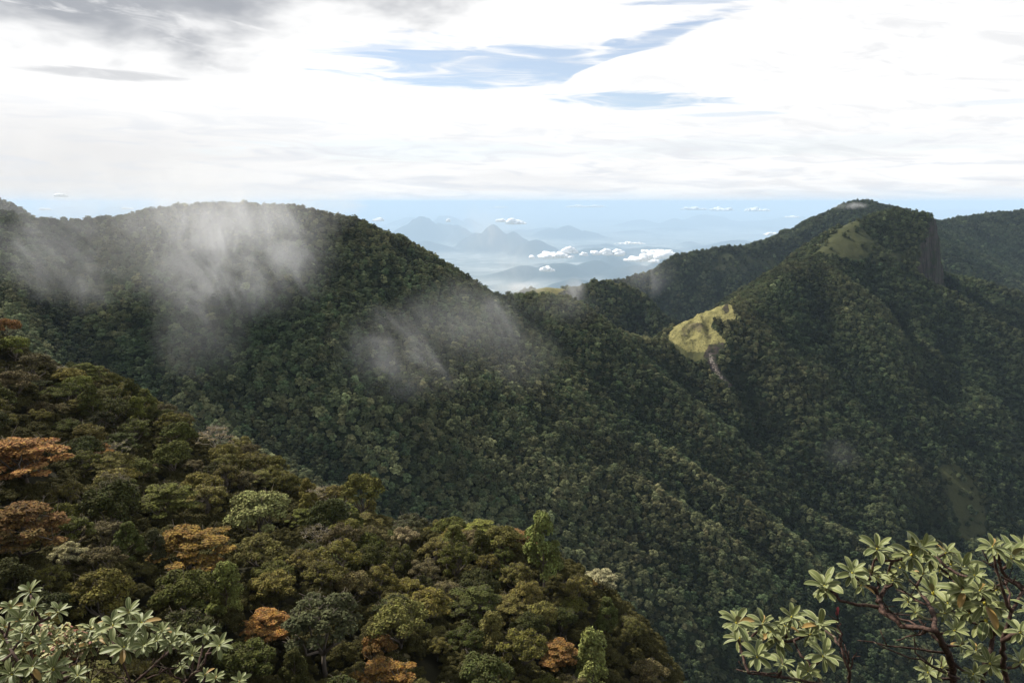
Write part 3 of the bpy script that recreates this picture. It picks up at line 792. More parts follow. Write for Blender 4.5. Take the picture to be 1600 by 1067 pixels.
def mat_canopy(T, p):
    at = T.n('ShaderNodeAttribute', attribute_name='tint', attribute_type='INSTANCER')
    hu = T.n('ShaderNodeAttribute', attribute_name='warm', attribute_type='INSTANCER')
    geo = T.n('ShaderNodeNewGeometry'); r = geo.outputs['Random Per Island']
    base = T.mix(hu.outputs['Fac'], (0.034, 0.053, 0.020), (0.094, 0.084, 0.034))
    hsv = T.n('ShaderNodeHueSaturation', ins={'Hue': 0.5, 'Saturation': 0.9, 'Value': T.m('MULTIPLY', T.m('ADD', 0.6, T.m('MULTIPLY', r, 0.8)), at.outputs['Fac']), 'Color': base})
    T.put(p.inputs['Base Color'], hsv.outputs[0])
M_CANOPY = material('forest_leaves', mat_canopy, 0.9, 0.1)
protos = bpy.data.collections.new('forest_crowns')      # only read by the node group below
for i in range(14): protos.objects.link(bpy.data.objects.new('forest_crown', crown_variant(100 + i)))

def scatter(x0, x1, y0, y1, sp, scale, test=None):
    xs, ys = np.meshgrid(np.arange(x0, x1, sp), np.arange(y0, y1, sp))
    xs = (xs + RNG.uniform(-.42, .42, xs.shape) * sp).ravel(); ys = (ys + RNG.uniform(-.42, .42, ys.shape) * sp).ravel()
    zs = bilinear(GX, GY, GZ, xs, ys); u, v = project(xs, ys, zs)
    g = bilinear(GX, GY, gmask, xs, ys); r = bilinear(GX, GY, rmask, xs, ys)
    k = (u > -130) & (u < 1730) & (v < 1250) & (zs > -1300)
    k &= (g + 0.25 * fbm(xs / 25, ys / 25, 2, 61) < RNG.uniform(.12, .5, xs.shape)) & (r < RNG.uniform(.15, .6, xs.shape))
    if test is not None: k &= test(xs, ys)
    xs, ys, zs = xs[k], ys[k], zs[k]
    # leave out what lies well behind a crest, where even a few steps aside would not show it
    keep = np.ones(len(xs), bool); top = np.full(len(xs), -1e9)
    for t in np.linspace(0.30, 0.985, 60):
        top = np.maximum(top, bilinear(GX, GY, GZ, xs * t, ys * t) / t)
    keep = top < zs + 26
    xs, ys, zs = xs[keep], ys[keep], zs[keep]
    return xs, ys, zs, np.clip(RNG.lognormal(-.12, .30, len(xs)), .42, 1.4) * scale
parts = [scatter(-1100, 1500, 380, 1720, 5.9, 0.86), scatter(-1500, 2100, 1720, 2500, 7.2, 1.0), scatter(0, 2600, 2500, 4000, 10.0, 1.3), scatter(1700, 3400, 3100, 4700, 12.0, 1.6)]
xs, ys, zs, ss = [np.concatenate(a) for a in zip(*parts)]
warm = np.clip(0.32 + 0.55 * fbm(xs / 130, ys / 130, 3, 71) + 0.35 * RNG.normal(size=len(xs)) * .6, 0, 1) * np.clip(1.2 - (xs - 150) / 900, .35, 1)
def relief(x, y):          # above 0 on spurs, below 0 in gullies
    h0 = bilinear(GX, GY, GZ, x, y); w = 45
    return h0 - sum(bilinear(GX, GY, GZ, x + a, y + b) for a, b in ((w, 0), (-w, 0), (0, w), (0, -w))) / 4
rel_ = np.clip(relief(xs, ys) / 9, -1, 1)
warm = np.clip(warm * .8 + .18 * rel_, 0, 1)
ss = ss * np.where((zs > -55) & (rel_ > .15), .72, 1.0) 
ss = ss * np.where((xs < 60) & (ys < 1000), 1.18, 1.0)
tint = 1.12 * np.clip(1.38 - (xs - 50) / 900, 1.0, 1.5) * (1.0 + .40 * rel_) * np.clip(1.05 + 0.35 * RNG.normal(size=len(xs)) + 0.4 * fbm(xs / 60, ys / 60, 2, 75), .45, 2.3) * np.where(RNG.random(len(xs)) < .06, 1.6, 1)  # relief term paints light on the spurs and shade in the gullies
pc = np.stack([xs, ys, zs - 1.5], 1)
def instancer(name, pc, attrs, coll, count, mat):
    me = bpy.data.meshes.new(name); me.vertices.add(len(pc)); me.vertices.foreach_set('co', np.asarray(pc, dtype=np.float32).ravel())
    for nm, arr in attrs.items():
        a = me.attributes.new(nm, 'FLOAT', 'POINT'); a.data.foreach_set('value', np.asarray(arr, dtype=np.float32))
    me.materials.append(mat)
    ob = add_obj(name, me)
    ng = bpy.data.node_groups.new(name + '_scatter', 'GeometryNodeTree')
    ng.interface.new_socket('Geometry', in_out='INPUT', socket_type='NodeSocketGeometry'); ng.interface.new_socket('Geometry', in_out='OUTPUT', socket_type='NodeSocketGeometry')
    G = ng.nodes; lk = ng.links.new
    gi = G.new('NodeGroupInput'); go = G.new('NodeGroupOutput'); ip = G.new('GeometryNodeInstanceOnPoints'); ci = G.new('GeometryNodeCollectionInfo')
    ci.inputs['Collection'].default_value = coll; ci.inputs['Separate Children'].default_value = True; ci.inputs['Reset Children'].default_value = True
    def named(n):
        a = G.new('GeometryNodeInputNamedAttribute'); a.data_type = 'FLOAT'; a.inputs['Name'].default_value = n; return a.outputs['Attribute']
    cmb = G.new('ShaderNodeCombineXYZ'); lk(named('turn'), cmb.inputs[2])
    lk(gi.outputs[0], ip.inputs['Points']); lk(ci.outputs[0], ip.inputs['Instance']); ip.inputs['Pick Instance'].default_value = True
    rv = G.new('FunctionNodeRandomValue'); rv.data_type = 'INT'; rv.inputs[4].default_value = 0; rv.inputs[5].default_value = count - 1
    lk(rv.outputs[2], ip.inputs['Instance Index'])
    lk(cmb.outputs[0], ip.inputs['Rotation']); lk(named('size'), ip.inputs['Scale']); lk(ip.outputs[0], go.inputs[0])
    md = ob.modifiers.new('scatter', 'NODES'); md.node_group = ng
    return ob
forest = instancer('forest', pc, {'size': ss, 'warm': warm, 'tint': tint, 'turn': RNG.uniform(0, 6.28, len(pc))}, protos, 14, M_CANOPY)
tag(forest, 'dense montane forest canopy covering the mountains', kind='stuff')
# undergrowth and the smallest remaining crowns of the near slope
fine = bpy.data.collections.new('undergrowth_crowns')
for f_ in ('domed', 'loose'):
    for cr, tr in VARIANTS[f_][:3]: fine.objects.link(bpy.data.objects.new('undergrowth_crown', cr))
gx, gy = np.meshgrid(np.arange(-200, 110, 3.0), np.arange(34, 262, 3.0))
gx = (gx + RNG.uniform(-1.4, 1.4, gx.shape)).ravel(); gy = (gy + RNG.uniform(-1.4, 1.4, gy.shape)).ravel(); gz = bilinear(HX, HY, HZ, gx, gy)
gu, gv = project(gx, gy, gz + 3)
k = (gu > -160) & (gu < 1150) & (gv < 1300) & (gv > crest_row(gu) - np.where(gu > 800, 70, 5))
sz = RNG.uniform(.28, .6, len(gx))
gx, gy, gz, sz = gx[k], gy[k], gz[k], sz[k]
up = np.stack([gx, gy, gz - 3.2 * sz], 1)
if rest:
    R_ = np.array([(t[0], t[1], float(bilinear(HX, HY, HZ, t[0], t[1])) - .5) for t in rest])
    up = np.vstack([up, R_]); sz = np.r_[sz, [t[2] for t in rest]]
under = instancer('undergrowth', up, {'size': sz, 'turn': RNG.uniform(0, 6.28, len(up))}, fine, 6, M_LEAF)
under.color = (0.082, 0.071, 0.022, 1)
tag(under, 'dense olive undergrowth between the trees of the near slope', kind='stuff')

# ------------------------------------------------------------------ small cumulus over the lowland
def mat_cloud(T, p):
    T.put(p.inputs['Base Color'], (0.97, 0.97, 0.97, 1))
M_CLOUD = material('cloud_white', mat_cloud, 1.0, 0.0)
def cloud_mesh(seed, w, h, d):
    rr = random.Random(seed); bm = bmesh.new()
    n = int(14 + 10 * min(w / max(h, 1), 6))
    for i in range(n):
        x = rr.gauss(0, 0.42); x = max(-1, min(1, x)); y = max(-1, min(1, rr.gauss(0, .4)))
        env = math.sqrt(max(0.05, 1 - x * x)) * (0.55 + 0.45 * math.sin(x * 5 + seed) * math.cos(x * 3 + seed * 2))
        r = h * rr.uniform(.22, .55) * (0.5 + 0.6 * env)
        z = h * env * rr.uniform(-.1, .75)
        bmesh.ops.create_icosphere(bm, subdivisions=3, radius=r, matrix=Matrix.Translation((x * w * .5, y * d * .5, z)) @ Matrix.Diagonal((1.5, 1.3, .8, 1)))
    me = bpy.data.meshes.new('cloud'); bm.to_mesh(me); bm.free(); me.materials.append(M_CLOUD)
    co = np.empty(len(me.vertices) * 3, dtype=np.float32); me.vertices.foreach_get('co', co); co = co.reshape(-1, 3).astype(float)
    c = co / h
    k = fbm(c[:, 0] * 2.6 + c[:, 2] * 1.3, c[:, 1] * 2.6 - c[:, 2] * 2.1, 4, seed)[:, None]
    co += np.array([0, 0, 1.0]) * k * h * .12 + co / (np.linalg.norm(co, axis=1)[:, None] + 1e-6) * k * h * .1
    low = co[:, 2] < -.12 * h; co[low, 2] = -.12 * h + (co[low, 2] + .12 * h) * .25
    me.vertices.foreach_set('co', co.astype(np.float32).ravel())
    me.polygons.foreach_set('use_smooth', np.ones(len(me.polygons), dtype=bool))
    return me
CLOUDS = [(862, 399, 62, 9, 20000, 'longest white cloud over the blue lowland, left of the row of puffs'), (888, 392, 24, 9, 20200, 'lumpy white cloud top at the right end of the longest lowland cloud'),
          (912, 397, 11, 6, 20500, 'small white puff right beside the longest lowland cloud'), (929, 395, 13, 8, 20500, 'second round puff in the row of small lowland clouds'), (949, 395, 12, 9, 20500, 'third round puff in the row of small lowland clouds'),
          (968, 396, 10, 10, 20500, 'thin upright puff ending the row of small lowland clouds'), (984, 380, 46, 3, 25000, 'thin straight white cloud streak above the row of puffs'),
          (1000, 404, 46, 9, 19000, 'ragged white cloud left of the dark right hand ridge'), (1034, 397, 44, 15, 19000, 'large ragged cloud touching the dark right hand ridge'), (1015, 392, 30, 6, 19500, 'flat upper shred of the ragged clouds by the dark ridge'),
          (1022, 408, 14, 6, 18500, 'small low shred under the ragged clouds by the dark ridge'), (806, 347, 32, 8, 33000, 'white cloud just above the nearest blue hill peak'), (784, 345, 16, 5, 33000, 'small slanted cloud left of the cloud above the blue hill peak'),
          (700, 345, 5, 4, 30000, 'tiny round white cloud on the left blue hill'), (590, 343, 13, 6, 33000, 'small faint cloud beside the left mountain shoulder'), (915, 322, 76, 5, 75000, 'long flat white cloud close to the horizon in the middle'),
          (1085, 326, 40, 5, 62000, 'left part of the cloud row near the horizon before the right peak'), (1128, 327, 36, 5, 62000, 'middle part of the cloud row near the horizon before the right peak'), (1180, 328, 44, 5, 62000, 'right part of the cloud row near the horizon before the right peak'),
          (1205, 366, 24, 4, 31000, 'small flat cloud above the long dark ridge'), (1237, 339, 22, 3, 52000, 'tiny flat cloud left of the right hand summit'), (93, 305, 20, 6, 42000, 'small cloud in the gap above the left mountain'),
          (72, 327, 18, 4, 32000, 'low cloud in the gap at the far left of the left mountain'), (200, 326, 16, 3, 36000, 'low cloud resting on the left mountain crest line'), (855, 421, 20, 7, 17500, 'faint cloud scrap below the longest lowland cloud'),
          (780, 324, 30, 2, 90000, 'hair-thin cloud line under the horizon'), (560, 322, 40, 2, 90000, 'hair-thin cloud line by the shoulder of the left mountain')]
for i, (u, v, w, h, Y, label) in enumerate(CLOUDS):
    k = Y / FPX
    o = add_obj('cloud', cloud_mesh(200 + i, w * k, h * k * 1.1, w * k * .8), loc=P(u, v + h * .3, Y))
    tag(o, label, 'cloud', 'small clouds over the lowland')

# ------------------------------------------------------------------ mist drifting along the mountains
def mist_build(density, streak, seed, thr, amp=0.3, flow=(0.25, 0.0)):
    def b(T, pv):
        tc = T.n('ShaderNodeTexCoord'); geo = T.n('ShaderNodeNewGeometry')
        r = T.n('ShaderNodeVectorMath', operation='LENGTH', ins={0: tc.outputs['Object']}).outputs['Value']
        pos = geo.outputs['Position']
        sep = T.n('ShaderNodeSeparateXYZ', ins={0: pos})
        sx = T.m('ADD', sep.outputs[0], T.m('MULTIPLY', sep.outputs[2], flow[0]))
        q = T.vec(T.m('ADD', sx, seed * 531.0), T.m('MULTIPLY', sep.outputs[1], .6), T.m('MULTIPLY', sep.outputs[2], streak))
        n = T.noise(q, 0.021, 7, 0.68, 0.9); n2 = T.noise(q, 0.0075, 2, 0.5, .3)
        fall = T.m('SUBTRACT', 1.0, T.ramp(r, 0.0, 0.97))
        d = T.m('MULTIPLY', T.ramp(n, thr, thr + 0.3), T.ramp(n2, 0.36, 0.6))
        d = T.m('MULTIPLY', T.m('MULTIPLY', T.m('POWER', fall, 0.8), T.m('ADD', d, amp)), density)
        T.put(pv.inputs['Density'], d)
        pv.inputs['Color'].default_value = (0.96, 0.955, 0.96, 1); pv.inputs['Anisotropy'].default_value = 0.1
    return b
def volume_material(name, build):
    m = bpy.data.materials.new(name); m.use_nodes = True
    T = NT(m.node_tree)
    pv = T.n('ShaderNodeVolumePrincipled'); o = T.n('ShaderNodeOutputMaterial'); T.t.links.new(pv.outputs[0], o.inputs['Volume'])
    build(T, pv); return m
MIST = [  # column, row, distance, half width px, half height px, half depth m, density, vertical streaking, threshold, tilt
    (350, 390, 930, 200, 150, 75, 0.0351, .65, .42, .2), (300, 335, 1010, 280, 70, 60, 0.0257, .5, .40, .2), (312, 520, 850, 90, 150, 45, 0.0257, .55, .42, .3), (110, 400, 930, 230, 115, 60, 0.0201, .7, .44, .5),
    (725, 500, 980, 130, 85, 60, 0.0203, .6, .42, .4), (630, 560, 900, 150, 110, 50, 0.0115, .6, .43, .4), (810, 555, 960, 95, 75, 50, 0.0135, .6, .43, .4), (585, 610, 880, 110, 100, 45, 0.0100, .5, .44, .3), (880, 475, 1180, 70, 45, 40, 0.0149, .6, .42, .2),
    (775, 395, 2100, 120, 110, 120, 0.0042, .5, .40, .2), (1328, 322, 3500, 34, 8, 50, 0.0162, .8, .34, .0), (505, 320, 1300, 80, 26, 50, 0.0251, .7, .38, .0),
    (815, 452, 1330, 60, 14, 40, 0.0419, .9, .36, .0), (1310, 712, 1150, 50, 40, 30, 0.0084, .6, .40, .1), (240, 300, 1180, 380, 75, 120, 0.0076, .6, .36, .2), (1005, 425, 2150, 60, 50, 80, 0.0068, .5, .40, .0),
    (40, 262, 1000, 110, 90, 60, 0.0081, .7, .38, .2), (895, 455, 1900, 26, 26, 30, 0.0419, .5, .36, .0)]
bm = bmesh.new(); bmesh.ops.create_icosphere(bm, subdivisions=3, radius=1.0)
ball = [tuple(v.co) for v in bm.verts]; ballf = [tuple(v.index for v in f.verts) for f in bm.faces]; bm.free()
for i, (u, v, Y, ru, rv, ry, den, st, thr, tilt) in enumerate(MIST):
    k = Y / FPX
    m = volume_material('mist', mist_build(den, st, i + 1, thr, .10, (tilt, 0)))
    m.cycles.volume_step_rate = 0.45 if ru > 80 else 0.8
    o = add_obj('mist', mesh_from('mist', ball, ballf, [m]), loc=P(u, v, Y))
    o.scale = (ru * k, ry, rv * k)
    tag(o, kind='stuff')

# ------------------------------------------------------------------ rhododendrons on the ledge
def mat_rhodo(T, p):
    at = T.n('ShaderNodeAttribute', attribute_name='edge'); ag = T.n('ShaderNodeAttribute', attribute_name='age')
    geo = T.n('ShaderNodeNewGeometry'); tc = T.n('ShaderNodeTexCoord')
    n = T.noise(tc.outputs['Object'], 60, 3, 0.6)
    e = at.outputs['Fac']
    base = T.mix(T.m('ADD', T.m('MULTIPLY', n, .5), T.m('MULTIPLY', ag.outputs['Fac'], .55)), (0.070, 0.098, 0.026), (0.245, 0.262, 0.082))
    rim = T.m('ADD', T.ramp(e, 0.72, 1.0), T.m('SUBTRACT', 1.0, T.ramp(e, 0.0, 0.14)))
    base = T.mix(T.m('MULTIPLY', rim, .65), base, (0.46, 0.44, 0.22))
    base = T.mix(T.ramp(ag.outputs['Fac'], 0.955, 0.97), base, (0.30, 0.19, 0.05))
    under = T.mix(n, (0.16, 0.13, 0.06), (0.30, 0.25, 0.13))
    T.put(p.inputs['Base Color'], T.mix(geo.outputs['Backfacing'], base, under))
    p.inputs['Sheen Weight'].default_value = 0.1
M_RHODO = material('rhododendron_leaf', mat_rhodo, 0.55, 0.3)
def mat_stem(T, p):
    tc = T.n('ShaderNodeTexCoord'); n = T.noise(tc.outputs['Object'], 45, 6, 0.7); n2 = T.noise(tc.outputs['Object'], 9, 3, .5)
    c = T.mix(T.ramp(n, .35, .7), (0.025, 0.014, 0.011), (0.125, 0.075, 0.055))
    T.put(p.inputs['Base Color'], T.mix(T.ramp(n2, .58, .72), c, (0.22, 0.21, 0.12)))
    b = T.n('ShaderNodeBump', ins={'Strength': .8, 'Distance': .004, 'Height': n}); T.put(p.inputs['Normal'], b.outputs[0])
M_STEM = material('rhododendron_bark', mat_stem, 0.85, 0.2)
M_BUD = material('bud_yellow', lambda T, p: T.put(p.inputs['Base Color'], (0.62, 0.52, 0.06, 1)), 0.5, 0.3)
M_PINK = material('bud_pink', lambda T, p: T.put(p.inputs['Base Color'], (0.45, 0.08, 0.09, 1)), 0.5, 0.3)
def cluster_mesh(seed):
    """a whorl of long oval leaves around a twig tip at the origin, axis +Z, leaf length about 0.13 m"""
    rr = random.Random(seed); V_, F_, E_, A_ = [], [], [], []
    n = rr.randint(12, 18)
    for i in range(n):
        az = i * 2.39996 + rr.uniform(-.2, .2); q = i / n
        el = math.radians(68 - 88 * q ** 0.8 + rr.uniform(-10, 10))
        L = 0.13 * rr.uniform(.8, 1.1) * (0.62 + 0.5 * math.sin(math.pi * min(1, .2 + q * .75))) * rr.uniform(.88, 1.12); W = L * rr.uniform(.15, .195)
        age = rr.random(); curl = rr.uniform(.35, 1.0); roll = rr.uniform(-.35, .35); o = len(V_)
        NS = 9
        ang = el; px = 0.006; pz = 0.012 * (1 - q) * 1.5
        for k in range(NS + 1):
            t = k / NS
            w = W * (math.sin(math.pi * min(1, (t * .93 + .035))) ** 0.75) * (0.72 + 0.5 * t) if k < NS else W * .05
            if t < .12: w = max(w * .35, .0022)
            nx, nz = -math.sin(ang), math.cos(ang)
            for s in (-1, -.5, 0, .5, 1):
                lift = (abs(s) ** 1.4) * w * .38 - 0.0
                X = px + nx * (lift); Z = pz + nz * (lift + s * roll * w); Y_ = s * w
                V_.append((X * math.cos(az) - Y_ * math.sin(az), X * math.sin(az) + Y_ * math.cos(az), Z)); E_.append(abs(s)); A_.append(age)
            st = L / NS; px += math.cos(ang) * st; pz += math.sin(ang) * st; ang -= curl / NS
        for k in range(NS):
            for j in range(4):
                a = o + k * 5 + j; F_.append((a, a + 5, a + 6, a + 1))
    # counter-clockwise seen from above
    me = mesh_from('leaf_cluster', V_, np.array(F_)[:, ::-1].copy() if False else np.array(F_), [M_RHODO], True)
    for nm, arr in (('edge', E_), ('age', A_)):
        at = me.attributes.new(nm, 'FLOAT', 'POINT'); at.data.foreach_set('value', np.array(arr, dtype=np.float32))
    return me
CLUSTERS = [cluster_mesh(300 + i) for i in range(10)]
bm = bmesh.new(); bmesh.ops.create_icosphere(bm, subdivisions=2, radius=.008, matrix=Matrix.Diagonal((1, 1, 1.8, 1)))
BUD = bpy.data.meshes.new('bud'); bm.to_mesh(BUD); bm.free(); BUD.materials.append(M_BUD)
BUDP = BUD.copy(); BUDP.materials.clear(); BUDP.materials.append(M_PINK)
def depth(u, v, Y0, seed):
    return Y0 + 0.45 * float(vnoise(u / 70.0, v / 70.0, seed))
def rhododendron(label, stems, tips, Y0, seed, dead=(), pink=(), root_px=None, th=.03):
    rr = random.Random(seed)
    ru = root_px if root_px is not None else stems[0][0][0]
    bx, by, bz = P(ru, 1150, Y0); gz = float(bilinear(HX, HY, HZ, bx, by))
    root = bpy.data.objects.new('rhododendron', None); C.objects.link(root); root.location = (bx, by, gz)
    tag(root, label, 'shrub', 'rhododendrons at the lower edge')
    off = Vector((bx, by, gz)); parts = []; nodes = []
    for st in stems:
        pp = [Vector(P(u, v, depth(u, v, Y0, seed))) - off for u, v in st]
        if st[0][1] > 1075: pp = [Vector((rr.uniform(-.05, .05), rr.uniform(-.05, .05), -.1)), Vector((pp[0].x * .6, 0, pp[0].z * .55))] + pp
        fine = []
        for a, b in zip(pp[:-1], pp[1:]):
            m = max(2, int((b - a).length / .07)); fine += wander(rr, a, b, m, .012)[:-1]
        fine.append(pp[-1]); n = len(fine)
        r0 = th * .74 if st[0][1] > 1075 else th * .45
        parts.append(tube(fine, [(r0 * (1 - .72 * i / n)) * rr.uniform(.85, 1.2) for i in range(n)], 8)); nodes += fine[2:]
    tipobjs = []
    for (u, v, w) in tips:
        Y = depth(u, v, Y0, seed) + rr.uniform(-.12, .12)
        t = Vector(P(u, v + w * .08, Y)) - off
        cand_ = [n for n in nodes if n.z < t.z + .02] or nodes
        s0 = min(cand_, key=lambda n: (n - t).length + 0.3 * abs(n.x - t.x))
        mid = s0.lerp(t, .55) + Vector((rr.uniform(-.02, .02), rr.uniform(-.02, .02), -.18 * (t - s0).length))
        c = []
        for i in range(9):
            q = i / 8; c.append(s0 * (1 - q) ** 2 + mid * 2 * q * (1 - q) + t * q * q + Vector((rr.uniform(-.004, .004), rr.uniform(-.004, .004), 0)))
        parts.append(tube(c, np.linspace(.0095, .0055, 9), 6)); nodes += c[3:7]
        tipobjs.append((t, (c[-1] - c[-2]).normalized(), w, Y))
    for (a, b) in dead:
        pa, pb = Vector(P(*a, depth(*a, Y0, seed))) - off, Vector(P(*b, depth(*b, Y0, seed))) - off
        w = wander(rr, pa, pb, 6, .02); parts.append(tube(w, np.linspace(.008, .003, 7), 5))
        for _ in range(3):
            q = rr.choice(w[2:]); d = Vector((rr.gauss(0, .05), rr.gauss(0, .05), rr.uniform(.02, .09))); parts.append(tube([q, q + d * .6, q + d], [.004, .003, .002], 4))
    v_, f_ = join(parts); add_obj('branches', mesh_from('branches', v_, f_, [M_STEM], True), root)
    for k, (t, d, w, Y) in enumerate(tipobjs):
        o = add_obj('leaf_cluster', CLUSTERS[rr.randrange(10)], root, t)
        ax = (d * .35 + Vector((rr.uniform(-.2, .2), rr.uniform(-.55, -.15), 1))).normalized()
        q = ax.to_track_quat('Z', 'Y'); o.rotation_euler = (q @ Euler((0, 0, rr.uniform(0, 6.28))).to_quaternion()).to_euler()
        s = w / FPX * Y / .25 * rr.uniform(.8, 1.08) * (.86 if Y0 > 4.8 else 1.03); o.scale = (s, s, s)
        b = add_obj('bud', BUD, o, (0, 0, .012))
    for (u, v) in pink:
        add_obj('bud', BUDP, root, Vector(P(u, v, depth(u, v, Y0, seed))) - off).scale = (1.0, 1.0, 1.3)
    return root
rhododendron('rhododendron with pale green leaf whorls and reddish twigs, lowest of the right hand group', [[(1300, 1120), (1290, 1075), (1268, 1040), (1252, 1025), (1240, 1000)], [(1285, 1068), (1240, 1060), (1170, 1052)], [(1322, 1100), (1328, 1050), (1315, 1010), (1290, 985)]],
             [(1150, 971, 56), (1156, 996, 64), (1191, 972, 56), (1217, 996, 58), (1236, 961, 50), (1226, 975, 44), (1280, 974, 58), (1266, 988, 48), (1286, 1021, 70), (1183, 1024, 50), (1250, 1066, 66), (1205, 985, 44), (1170, 984, 44), (1250, 976, 44), (1262, 1046, 40), (1222, 1036, 36)], 4.5, 3,
             [((1315, 1010), (1308, 958)), ((1328, 1050), (1312, 990)), ((1240, 1060), (1150, 1045)), ((1325, 1060), (1338, 1020))], [(1308, 957), (1309, 952)], 1310, .022)
rhododendron('broad rhododendron with many leaf whorls on bent reddish branches in the lower right corner', [[(1500, 1120), (1490, 1060), (1482, 1020), (1462, 985), (1440, 980), (1408, 978), (1385, 960), (1372, 948), (1340, 945), (1312, 938), (1298, 922)],
              [(1462, 985), (1455, 950), (1440, 930), (1420, 905)], [(1408, 978), (1395, 962), (1375, 950)], [(1530, 1110), (1540, 1040), (1552, 990), (1530, 965), (1500, 945)], [(1385, 960), (1370, 925), (1350, 905)], [(1552, 990), (1560, 960), (1545, 945)], [(1372, 940), (1388, 905), (1392, 880)]],
             [(1289, 914, 54), (1331, 892, 64), (1359, 896, 44), (1370, 855, 56), (1423, 864, 66), (1440, 853, 48), (1477, 861, 54), (1503, 884, 58), (1522, 896, 44), (1458, 924, 72), (1506, 918, 74), (1537, 938, 78), (1541, 966, 78), (1419, 938, 44), (1490, 982, 48),
              (1372, 901, 34), (1455, 870, 50), (1485, 880, 46), (1530, 920, 54), (1400, 868, 44), (1290, 925, 40), (1560, 945, 44), (1450, 1048, 50), (1472, 1040, 48), (1520, 1050, 40), (1405, 885, 44), (1441, 893, 50), (1468, 890, 44), (1482, 940, 52), (1514, 955, 50), (1475, 955, 46), (1345, 912, 40), (1556, 920, 44), (1430, 955, 34), (1500, 1005, 44), (1395, 905, 38), (1525, 1015, 42)], 4.3, 8,
             [((1408, 978), (1375, 930)), ((1440, 980), (1380, 948)), ((1462, 985), (1400, 1000)), ((1482, 1020), (1340, 1000)), ((1500, 1060), (1370, 1005)), ((1455, 950), (1400, 920)), ((1490, 1060), (1430, 1020))], [], 1500, .034)
rhododendron('rhododendron cut by the right edge with a thick bare reddish stem', [[(1590, 1120), (1570, 1050), (1566, 1000), (1580, 955), (1600, 920), (1625, 880)], [(1600, 920), (1575, 905), (1562, 880)], [(1566, 1000), (1600, 985), (1630, 970)]],
             [(1550, 852, 52), (1578, 868, 66), (1602, 858, 58), (1560, 862, 46), (1594, 985, 52), (1547, 1034, 46), (1594, 1032, 50), (1610, 950, 60), (1640, 900, 70)], 4.0, 14,
             [((1600, 925), (1535, 875)), ((1580, 955), (1570, 900)), ((1575, 905), (1548, 925))], [], 1580, .03)
rhododendron('rhododendron with dense leaf whorls in the lower left corner', [[(60, 1130), (55, 1060), (48, 1010), (50, 960), (48, 930)], [(55, 1060), (20, 1020), (5, 985)], [(60, 1080), (90, 1060), (110, 1055)], [(50, 980), (75, 965)]],
             [(48, 922, 52), (55, 948, 46), (90, 953, 54), (17, 947, 54), (31, 964, 62), (56, 969, 52), (8, 976, 54), (6, 996, 44), (17, 1018, 52), (63, 1003, 46), (84, 1041, 76), (121, 1052, 62), (51, 1038, 54), (30, 1000, 46), (20, 1050, 56), (75, 1062, 46), (-20, 960, 60), (-15, 1030, 60), (35, 985, 44)], 5.0, 21, [((90, 1060), (130, 1020))], [], 60, .028)
rhododendron('wide low rhododendron of leaf whorls between the corner shrub and the orange tree', [[(210, 1130), (205, 1070), (190, 1030), (175, 1000)], [(205, 1070), (240, 1040), (262, 1015)], [(230, 1110), (290, 1065), (320, 1035), (330, 1010)], [(190, 1030), (150, 1020)], [(300, 1080), (345, 1070), (370, 1068)]],
             [(202, 953, 54), (177, 973, 64), (222, 970, 58), (143, 979, 54), (143, 1006, 62), (194, 1007, 70), (225, 1006, 48), (171, 1006, 44), (253, 984, 42), (273, 990, 48), (267, 1003, 42), (301, 1021, 54), (320, 989, 52), (343, 1006, 52), (320, 1051, 44), (374, 1062, 44), (337, 1057, 36), (245, 998, 44), (290, 1000, 40), (160, 985, 46), (208, 985, 48), (285, 1040, 36)], 5.2, 27,
             [((240, 1040), (215, 1060)), ((290, 1065), (250, 1035)), ((205, 1070), (160, 1045)), ((320, 1035), (300, 1060)), ((230, 1060), (290, 1035))], [], 220, .024)
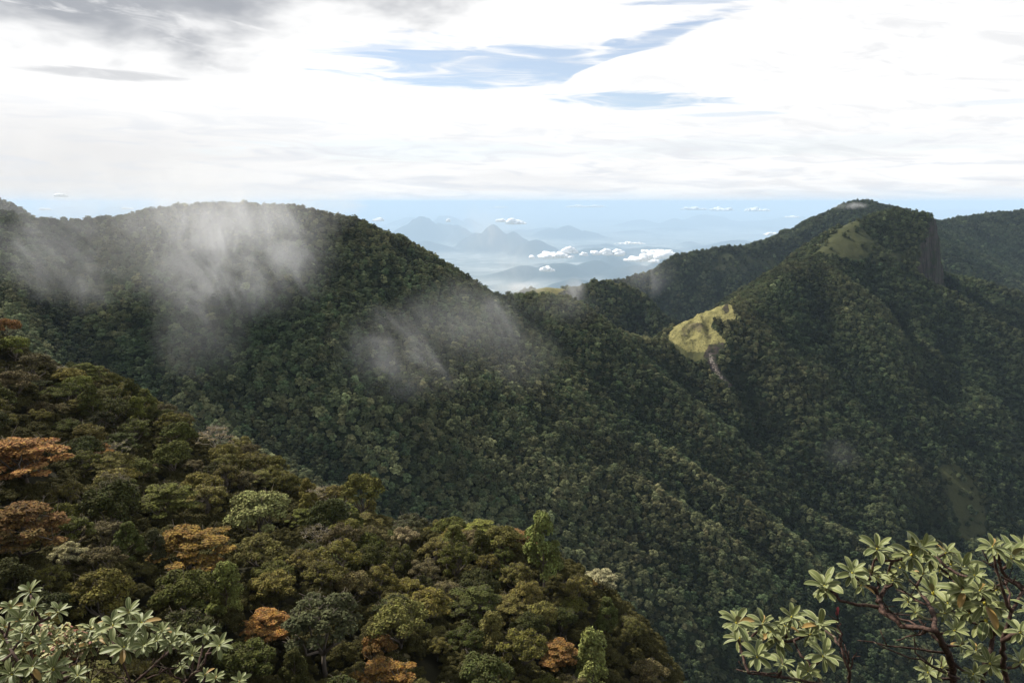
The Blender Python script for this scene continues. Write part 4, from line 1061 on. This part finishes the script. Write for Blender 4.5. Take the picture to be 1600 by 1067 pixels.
# small twiggy bush with pale and reddish leaves between the two left rhododendrons
def mat_small(T, p):
    r = T.n('ShaderNodeNewGeometry').outputs['Random Per Island']
    c = T.mix(T.ramp(r, .1, .6), (0.10, 0.12, 0.035), (0.42, 0.38, 0.15)); T.put(p.inputs['Base Color'], T.mix(T.ramp(r, .78, .9), c, (0.34, 0.14, 0.09)))
M_SMALL = material('small_shrub_leaf', mat_small, .6, .3)
bx, by, bz = P(100, 1075, 5.6); gz = float(bilinear(HX, HY, HZ, bx, by))
root = bpy.data.objects.new('small_shrub', None); C.objects.link(root); root.location = (bx, by, gz)
tag(root, 'small twiggy shrub with yellow-green and reddish leaves between the two left rhododendrons', 'shrub')
rr = random.Random(5); off = Vector((bx, by, gz)); lob = []; tw = []
for i in range(46):
    u, v = rr.gauss(98, 24), rr.gauss(1012, 22)
    t = Vector(P(u, max(v, 975), 5.6 + rr.uniform(-.2, .2))) - off
    lob.append((*t, .07, .07, .05, 1)); tw.append(tube(wander(rr, (rr.uniform(-.03, .03), 0, -.05), t, 7, .05), np.linspace(.009, .002, 8), 4))
v_, f_ = join(tw); add_obj('branches', mesh_from('branches', v_, f_, [M_STEM], True), root)
v_, f_ = leaf_cloud(np.random.default_rng(9), lob, 1500, .022, .2, 2.2); add_obj('foliage', mesh_from('foliage', v_, f_, [M_SMALL]), root)

# ------------------------------------------------------------------ haze: one even body of air
def haze_build(T, pv):
    pv.inputs['Color'].default_value = (0.62, 0.80, 1.0, 1); pv.inputs['Density'].default_value = HAZE_DENSITY
HAZE_DENSITY = 2.0e-5
M_HAZE = volume_material('haze', haze_build)
hb = (-300000, -1200, -4012, 300000, 402000, 112)
x0, y0, z0, x1, y1, z1 = hb
vs = [(x0, y0, z0), (x1, y0, z0), (x1, y1, z0), (x0, y1, z0), (x0, y0, z1), (x1, y0, z1), (x1, y1, z1), (x0, y1, z1)]
fs = [(0, 3, 2, 1), (4, 5, 6, 7), (0, 1, 5, 4), (1, 2, 6, 5), (2, 3, 7, 6), (3, 0, 4, 7)]
tag(add_obj('haze', mesh_from('haze', vs, fs, [M_HAZE])), kind='stuff')
